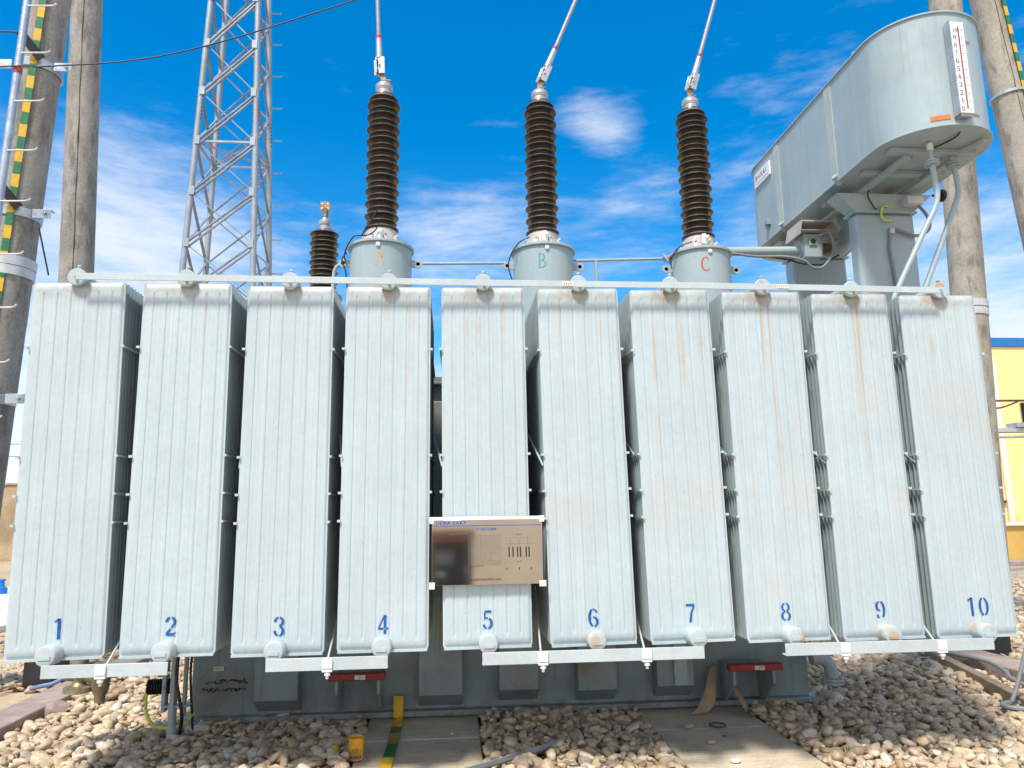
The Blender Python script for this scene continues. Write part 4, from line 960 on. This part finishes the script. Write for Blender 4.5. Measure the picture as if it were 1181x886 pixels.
# right rear pole
a, b = (7.10, 5, -.1), (7.62, 5, 10.6)
e, d = pole('concrete_pole', a, b, .225, .22, CONCR, 'plain concrete pole rising behind the conservator', 13)
ring(e, a, b, 4.14, .10, .235, STEELW, 'joint_collar'); ring(e, a, b, 4.255, .10, .238, STEELW, 'joint_collar')
mb = MB(); mb.box(7.42, 9.6, 4.93, 5.07, 2.50, 2.56); mb.box(7.42, 7.9, 4.93, 5.07, 2.43, 2.455); mb.box(7.72, 9.6, 4.90, 5.10, 2.565, 2.63); mb.box(7.3, 7.42, 4.93, 5.07, 2.43, 2.56)
mb.build('crossarm', STEELW, e, bevel=.003)
mb = MB(); mb.lathe(sheds(.02, .045, .045, 2.64, 2.92, 10), (7.92, 5, 0), 20); mb.lathe(sheds(.02, .045, .045, 2.64, 2.92, 10), (8.7, 5, 0), 20); mb.build('insulator', PORC, e)
mb = MB(); mb.tube([(7.40, 5, 2.945), (9.5, 5, 2.955)], .015, 8); mb.tube(smooth([(7.45, 4.98, 2.835), (7.6, 4.98, 2.85), (7.85, 4.99, 2.93)]), .012, 8); mb.build('busbar', BROWNST, e)

# steel climbing pipe at far left
e = empty('steel_mast', (-4.13, 2.1, 0), 'thin galvanised tube with climbing pegs in front of the far left pole', 'mast')
mb = MB(); A_, B_ = Vector((-4.17, 2.1, -.07)), Vector((-3.985, 2.1, 7.8)); mb.tube([A_, B_], .034, 20); mb.build('tube', GALV, e)
for z in (6.80, 6.29, 5.80, 5.31, 4.82, 4.33, 3.83, 3.34, 2.85, 2.36, 1.87):
    c = at(A_, B_, z); mb = MB(); mb.tube([c+Vector((.02, -.02, 0)), c+Vector((.24, -.03, .003)), c+Vector((.27, -.03, .012)), c+Vector((.285, -.03, .03))], .008, 8); mb.build('step_peg', STEELW, e)
c = at(A_, B_, 5.63); mb = MB(); mb.lathe([(.04, -.03), (.04, .03)], c, 14, (0, 0, 1)); mb.build('red_tie', REDP, e)

# overhead cables
e = MB(); e.tube(smooth([(-12, 2.06, 5.15), (-7, 2.06, 5.35), (-4.187, 2.05, 5.631), (-3.787, 2.1, 5.683), (-2.689, 2.2, 5.929), (-.969, 2.2, 6.595), (3, 2.3, 8.4), (8, 2.6, 10.8)], 10), .0065, 8)
tag(e.build('overhead_cable', BLACK), 'thin black cable rising from the striped pole across the lattice tower', 'cable')
e = MB(); e.tube([(-14, 6, 8.60), (-6.45, 6, 8.72), (-5.1, 5, 8.8)], .014, 8); tag(e.build('overhead_cable', BLACK), 'short black cable entering at the top left corner behind the thin tube', 'cable')
for z, lab in ((3.75, 'upper of two faint distant wires behind the left poles'), (3.2, 'lower of two faint distant wires behind the left poles')):
    e = MB(); e.tube([(-90, 40, z+1.2), (-24, 30, z+1.0), (10, 26, z+.8)], .012, 6); tag(e.build('distant_wire', BLACK), lab, 'wire')

# ================================================================== LATTICE TOWER
e = empty('lattice_tower', (-6.9, 19, 0), 'tall galvanised lattice tower with climbing pegs behind the transformer', 'tower')
ZN = [13.3+1.72*k for k in range(-8, 7)]
def leg(sx, sy, z):
    k = (18.5-z)/9.5
    hw = (1.52+.60*k)/2; cx = -7.23-.02*k
    return Vector((cx+sx*hw, 18+hw*.8+sy*hw*.95, z))
for sx, sy in ((-1, -1), (1, -1), (1, 1), (-1, 1)):
    mb = MB(); mb.tube([leg(sx, sy, 0), leg(sx, sy, 26)], .095, 12); lg = mb.build('leg', TOWERM, e)
    mb = MB()
    for k in range(7):
        z = 12.05-k*.0+k*.13; p = leg(sx, sy, z+2.0-.0)
        mb.bar(p+Vector((-.11, -.05, 0)), p+Vector((.11, -.05, .02)), .02, .03)
    mb.build('joint_bolts', BLACKP, lg)
mb1 = MB()
faces = [((-1, -1), (1, -1)), ((1, -1), (1, 1)), ((1, 1), (-1, 1)), ((-1, 1), (-1, -1))]
for z0, z1 in zip(ZN, ZN[1:]):
    if z1 < 0: continue
    z0 = max(z0, 0)
    for fi, (s0, s1) in enumerate(faces):
        mb = MB()
        p0, q1 = leg(*s0, z0), leg(*s1, z1); p1, q0 = leg(*s0, z1), leg(*s1, z0)
        mb.bar(p0, q1, .085, .04); 
        if fi == 0: mb.bar(p0+Vector((.05, -.03, -.16)), q1+Vector((0, -.03, -.16)), .075, .04)
        mb.bar(p1, q0, .065, .03)
        mb.build('brace', BRACEM, e)
for z in [ZN[0], ZN[4], ZN[8], ZN[12]]:
    if z < 0: continue
    mb = MB()
    for s0, s1 in faces: mb.bar(leg(*s0, z), leg(*s1, z), .06, .06)
    mb.bar(leg(-1, -1, z), leg(1, 1, z), .05, .05); mb.bar(leg(1, -1, z), leg(-1, 1, z), .05, .05); mb.build('girt', TOWERM, e)
for z in ZN:
    if z < 0: continue
    for sx in (-1, 1):
        p = leg(sx, -1, z); mb = MB(); mb.box(p.x-.12*(sx > 0)-.02, p.x+.12*(sx < 0)+.02, p.y-.115, p.y-.095, z-.14, z+.14); mb.build('gusset_plate', TOWERM, e)
for k in range(16):
    p = leg(1, 1, 1.3+1.18*k); mb = MB(); mb.tube([p, p+Vector((.42, 0, 0)), p+Vector((.44, 0, .05))], .018, 6); mb.build('step_peg', TOWERM, e)

# ================================================================== YELLOW BUILDING
e = empty('yellow_building', (22, 18, 0), 'yellow rendered building with a blue coping at the right edge', 'building')
mb = MB(); mb.box(14.2, 32, 14, 24, -.06, 5.80); mb.build('wall', YWALL, e)
mb = MB(); mb.box(14.15, 32.05, 13.95, 24.05, 5.80, 6.05); mb.build('parapet', BLUEW, e, bevel=.01)
mb = MB(); mb.tube([(14.72, 13.92, 5.45), (14.72, 13.92, .9)], .085, 14); mb.build('downpipe', CREAM, e)
mb = MB(); mb.box(14.35, 14.62, 13.93, 13.998, 1.55, 1.62); mb.build('small_vent', BLACKP, e)
mb = MB(); mb.box(17.5, 18.8, 13.93, 13.999, 2.2, 3.8); mb.build('window', mat('dark window glass', (.04, .06, .08), .1), e)
e = empty('low_wall', (14, 12.6, 0), 'low mustard wall with a pale cap and steps in front of the yellow building', 'wall')
mb = MB(); mb.box(13.45, 26, 12.9, 13.3, -.06, .99); mb.build('wall', MUST, e)
mb = MB(); mb.box(13.38, 26, 12.82, 13.36, .99, 1.06); mb.build('cap', CREAM, e, bevel=.01)
mb = MB(); mb.box(12.6, 26, 12.3, 12.88, -.06, .18); mb.box(12.2, 26, 11.8, 12.28, -.06, .07); mb.build('step', KERBM, e, bevel=.01)
# left boundary wall
e = empty('boundary_wall', (-20, 14.2, 0), 'tan rendered boundary wall beyond the sand at the far left', 'wall')
mb = MB(); mb.box(-40, -7.6, 24.6, 24.9, -.06, 2.72); mb.build('wall', TANW, e)
mb = MB(); mb.box(-40, -7.6, 24.55, 24.95, 2.72, 2.80); mb.build('cap', KERBM, e, bevel=.01)
for o in (e,): pass

# ================================================================== SMALL THINGS
# dark steel posts beyond both kerbs
for (x, y, w, lab) in [(-3.665, 2.7, .25, 'dark steel post behind the left kerb'), (5.48, 2.9, .40, 'dark steel post behind the right kerb')]:
    mb = MB(); mb.box(x-w/2, x+w/2, y, y+.3, 0, .95); mb.box(x-w/2-.05, x+w/2+.05, y-.05, y+.35, 0, .04)
    tag(mb.build('steel_post', BLACKP, bevel=.006), lab, 'post')
# earthing strip across the left slab
mb = MB(); z = .45-.31
pts = [(-.40, 1.425, .17), (-.40, 1.425, .015), (-.398, 1.22, .008), (-.397, 1.06, .008), (-.396, .95, .008), (-.395, .82, .008), (-.397, .66, .008), (-.40, .55, .008), (-.402, .42, .008), (-.404, .3, .008), (-.408, .1, .008), (-.412, -.15, .008), (-.415, -.4, .008)]
tk = [0, 0, 1, 2, 2, 1, 1, 0, 0, 1, 1, 0]
for (p, q), k in zip(zip(pts, pts[1:]), tk): mb.bar(p, q, .072, .006, (0, 0, 1) if p[2] < .01 else (0, 1, .0), k)
tag(mb.build('earthing_strip', [YELLOWT, GREENT, mat('worn amber paint', (.42, .22, .05), .6)]), 'flat yellow and green striped earthing strip lying across the left slab', 'strip')
# yellow tin cup
e = empty('tin_cup', (-.60, .54, 0), 'small yellow tin with dark print standing at the bottom edge by the left slab', 'tin')
mb = MB(); mb.lathe([(.044, 0), (.046, .003), (.047, .125), (.049, .13), (.046, .131), (.044, .125), (.043, .01), (.001, .008)], (-.60, .54, .012), 32); mb.build('body', CUPM, e)
mb = MB(); rr = random.Random(9)
def fcup(a, z): return (-.60+.0482*math.sin(a), .54-.0482*math.cos(a), z+.012)
for k in range(9):
    a = -.9+k*.2; h = .02+.045*math.exp(-((a)/.35)**2)*rr.uniform(.6, 1.2); ribbon(mb, [(a, .03), (a+.03, .03+h)], [.12, .02], fcup, 0)
for j in range(3):
    for k in range(5): a = -.6+k*.26; ribbon(mb, [(a, .112-j*.01), (a+.12*rr.random()+.04, .112-j*.01)], .004, fcup, 1)
for k in range(7): a = -.8+k*.25; ribbon(mb, [(a, .022), (a+.17, .022)], .016, fcup, 2)
mb.build('printed_pattern', [INKK, mat('brown ink', (.35, .14, .02), .5), mat('violet ink', (.06, .05, .30), .5)], e)
mb = MB(); mb.lathe([(.02, 0), (.03, .012), (.028, .03), (.012, .042)], (-.745, .62, .035), 16); tag(mb.build('plastic_cap', YELLOWT), 'tiny yellow cap lying among the pebbles left of the tin', 'cap')
# purple ring on the right slab, stones on slab
mb = MB(); mb.tube([(1.88+.055*math.cos(t*PI/12), .95+.055*math.sin(t*PI/12), .014) for t in range(25)], .006, 8, cap=False); tag(mb.build('rubber_ring', PURP), 'small dark purple ring lying on the right slab', 'ring')
mb = MB(); mb.tube([(1.83, .72, .009), (1.85, .715, .009)], .006, 8); tag(mb.build('washer', PURP), 'tiny violet scrap in front of the ring on the right slab', 'washer')
def stone(x, y, s, m, lab, nm='stone'):
    w = variants(IV2, 1)[0]; mb = MB(); mb.add([(x+v[0]*s, y+v[1]*s*.8, .004+s*.42+v[2]*s*.45) for v in w], [tuple(int(i) for i in f) for f in IF2]); tag(mb.build(nm, m, ang=80), lab, 'stone')
stone(1.70, .58, .03, mat('tan stone', (.42, .35, .25), .8, var=.1), 'lone tan stone on the right slab left of the white lump')
stone(1.72, .21, .028, mat('white stone', (.72, .70, .67), .8, var=.1), 'small white lump near the front of the right slab')
stone(1.66, .93, .04, mat('grey stone', (.33, .31, .29), .8, var=.1), 'flat grey stone on the right slab beside the ring')
stone(.0, 1.0, .012, mat('pale chip', (.7, .66, .6), .8), 'tiny pale chip on the left slab')
# torn cardboard by the tank foot
for (pts, lab, z0) in [([(2.0, 1.40, .30), (2.06, 1.41, .31), (2.0, 1.32, .06), (1.93, 1.28, .012), (1.78, 1.24, .008), (1.86, 1.31, .03), (1.95, 1.37, .16)], 'torn strip of brown cardboard leaning on the tank foot', 0), ([(2.13, 1.42, .22), (2.18, 1.42, .21), (2.26, 1.30, .02), (2.20, 1.22, .015)], 'small brown cardboard scrap right of the torn strip', 0)]:
    mb = MB(); n = len(pts); mb.add([p for p in pts]+[(x_, y_+.006, z_+.004) for x_, y_, z_ in pts], [tuple(range(n)), tuple(range(2*n-1, n-1, -1))]+[(i, n+i, n+(i+1) % n, (i+1) % n) for i in range(n)])
    tag(mb.build('cardboard_scrap', CARD), lab, 'cardboard')
# grey cable end in the front gravel
mb = MB(); mb.tube(smooth([(.05, .16, .03), (.30, .29, .045), (.42, .36, .055), (.56, .43, .065), (.64, .50, .08)]), .017, 10)
for dz in (-.008, .0, .008): mb.tube(smooth([(.05, .145, .045+dz), (.30, .275, .058+dz), (.42, .345, .066+dz), (.56, .415, .075+dz), (.64, .485, .088+dz)]), .0045, 8)
tag(mb.build('cable_duct', GREYC), 'grey plastic duct end poking out of the front pebbles between the slabs', 'duct')
# plank, cable and rod at the right kerb
mb = MB(); p, q = Vector((4.80, 2.9, .04)), Vector((4.13, .42, .04)); mb.bar(p, q, .09, .12); tag(mb.build('timber', mat('grey timber', (.24, .18, .12), .85, var=.25, vs=12), bevel=.006), 'dark timber lying at an angle inside the right kerb', 'timber')
mb = MB(); mb.tube(smooth([(4.78, 2.9, .10), (4.90, 2.5, .10), (4.86, 2.15, .12), (4.70, 1.75, .13), (4.55, 1.45, .12), (4.6, 1.0, .08), (4.9, .3, .08)]), .016, 10); tag(mb.build('cable', GREYC), 'grey cable snaking between the timber and the right kerb', 'cable')
mb = MB(); cx_, cy_ = 4.20, .98
mb.tube([(4.42, 1.0, .70), (4.20, 1.0, .17), (4.145, .99, .085)], .014, 10); mb.tube([(cx_+.12*math.cos(t*PI/12), cy_+.09*math.sin(t*PI/12), .055) for t in range(25)], .02, 10, cap=False)
tag(mb.build('steel_hook', GREYC), 'grey steel rod ending in a ring on the pebbles at the right edge', 'hook')
# blue fitting on the far white slab
mb = MB(); mb.lathe([(.10, 0), (.10, .10), (.05, .13), (.04, .22), (.06, .23), (.06, .26)], (-8.2, 10, .16), 20); mb.tube([(-8.3, 10, .22), (-8.7, 10, .22)], .05, 14)
tag(mb.build('pipe_fitting', mat('bright blue plastic', (.01, .16, .62), .4)), 'small bright blue fitting on the white slab at the left edge', 'fitting')
# rocks by the left kerb
mb = MB(); w = variants(IV2, 1)[0]; mb.add([(-3.12+v[0]*.10, 1.95+v[1]*.12, .03+v[2]*.07) for v in w], [tuple(int(i) for i in f) for f in IF2]); tag(mb.build('rubble', KERBM, ang=20), 'broken lump of concrete against the left kerb', 'rubble')

# unseen dark cabinet, added only to be reflected in the nameplate
e = empty('reflection_cabinet', (.0, -9.2, -.07), 'dark grey cabinet with a rust red canopy, added unseen behind the viewer for the nameplate reflection', 'cabinet')
mb = MB(); mb.box(-.42, .36, -9.6, -9.0, -.06, .98); mb.build('body', BLACKP, e, bevel=.01)
mb = MB(); mb.box(-.46, .40, -9.66, -8.92, .985, 1.2); mb.build('canopy', mat('rust red paint', (.35, .13, .06), .5), e, bevel=.01)  # gives the added reflection its orange patch
mb = MB(); mb.box(-.36, .30, -8.995, -8.98, .05, .93); dr = mb.build('door', mat('dark grey enamel', (.05, .05, .055), .4), e, bevel=.004)
mb = MB(); mb.box(.22, .25, -8.978, -8.95, .42, .56); mb.build('handle', GALV, dr)
for k in range(5):  # pale strips put bright breaks into the reflection
    mb = MB(); mb.box(-.30, .02, -8.979, -8.968, .62+k*.045, .64+k*.045); mb.build('louvre', STEELW, dr)
mb = MB(); mb.box(-.28, -.12, -8.979, -8.972, .40, .47); mb.build('notice', WHITE, dr)
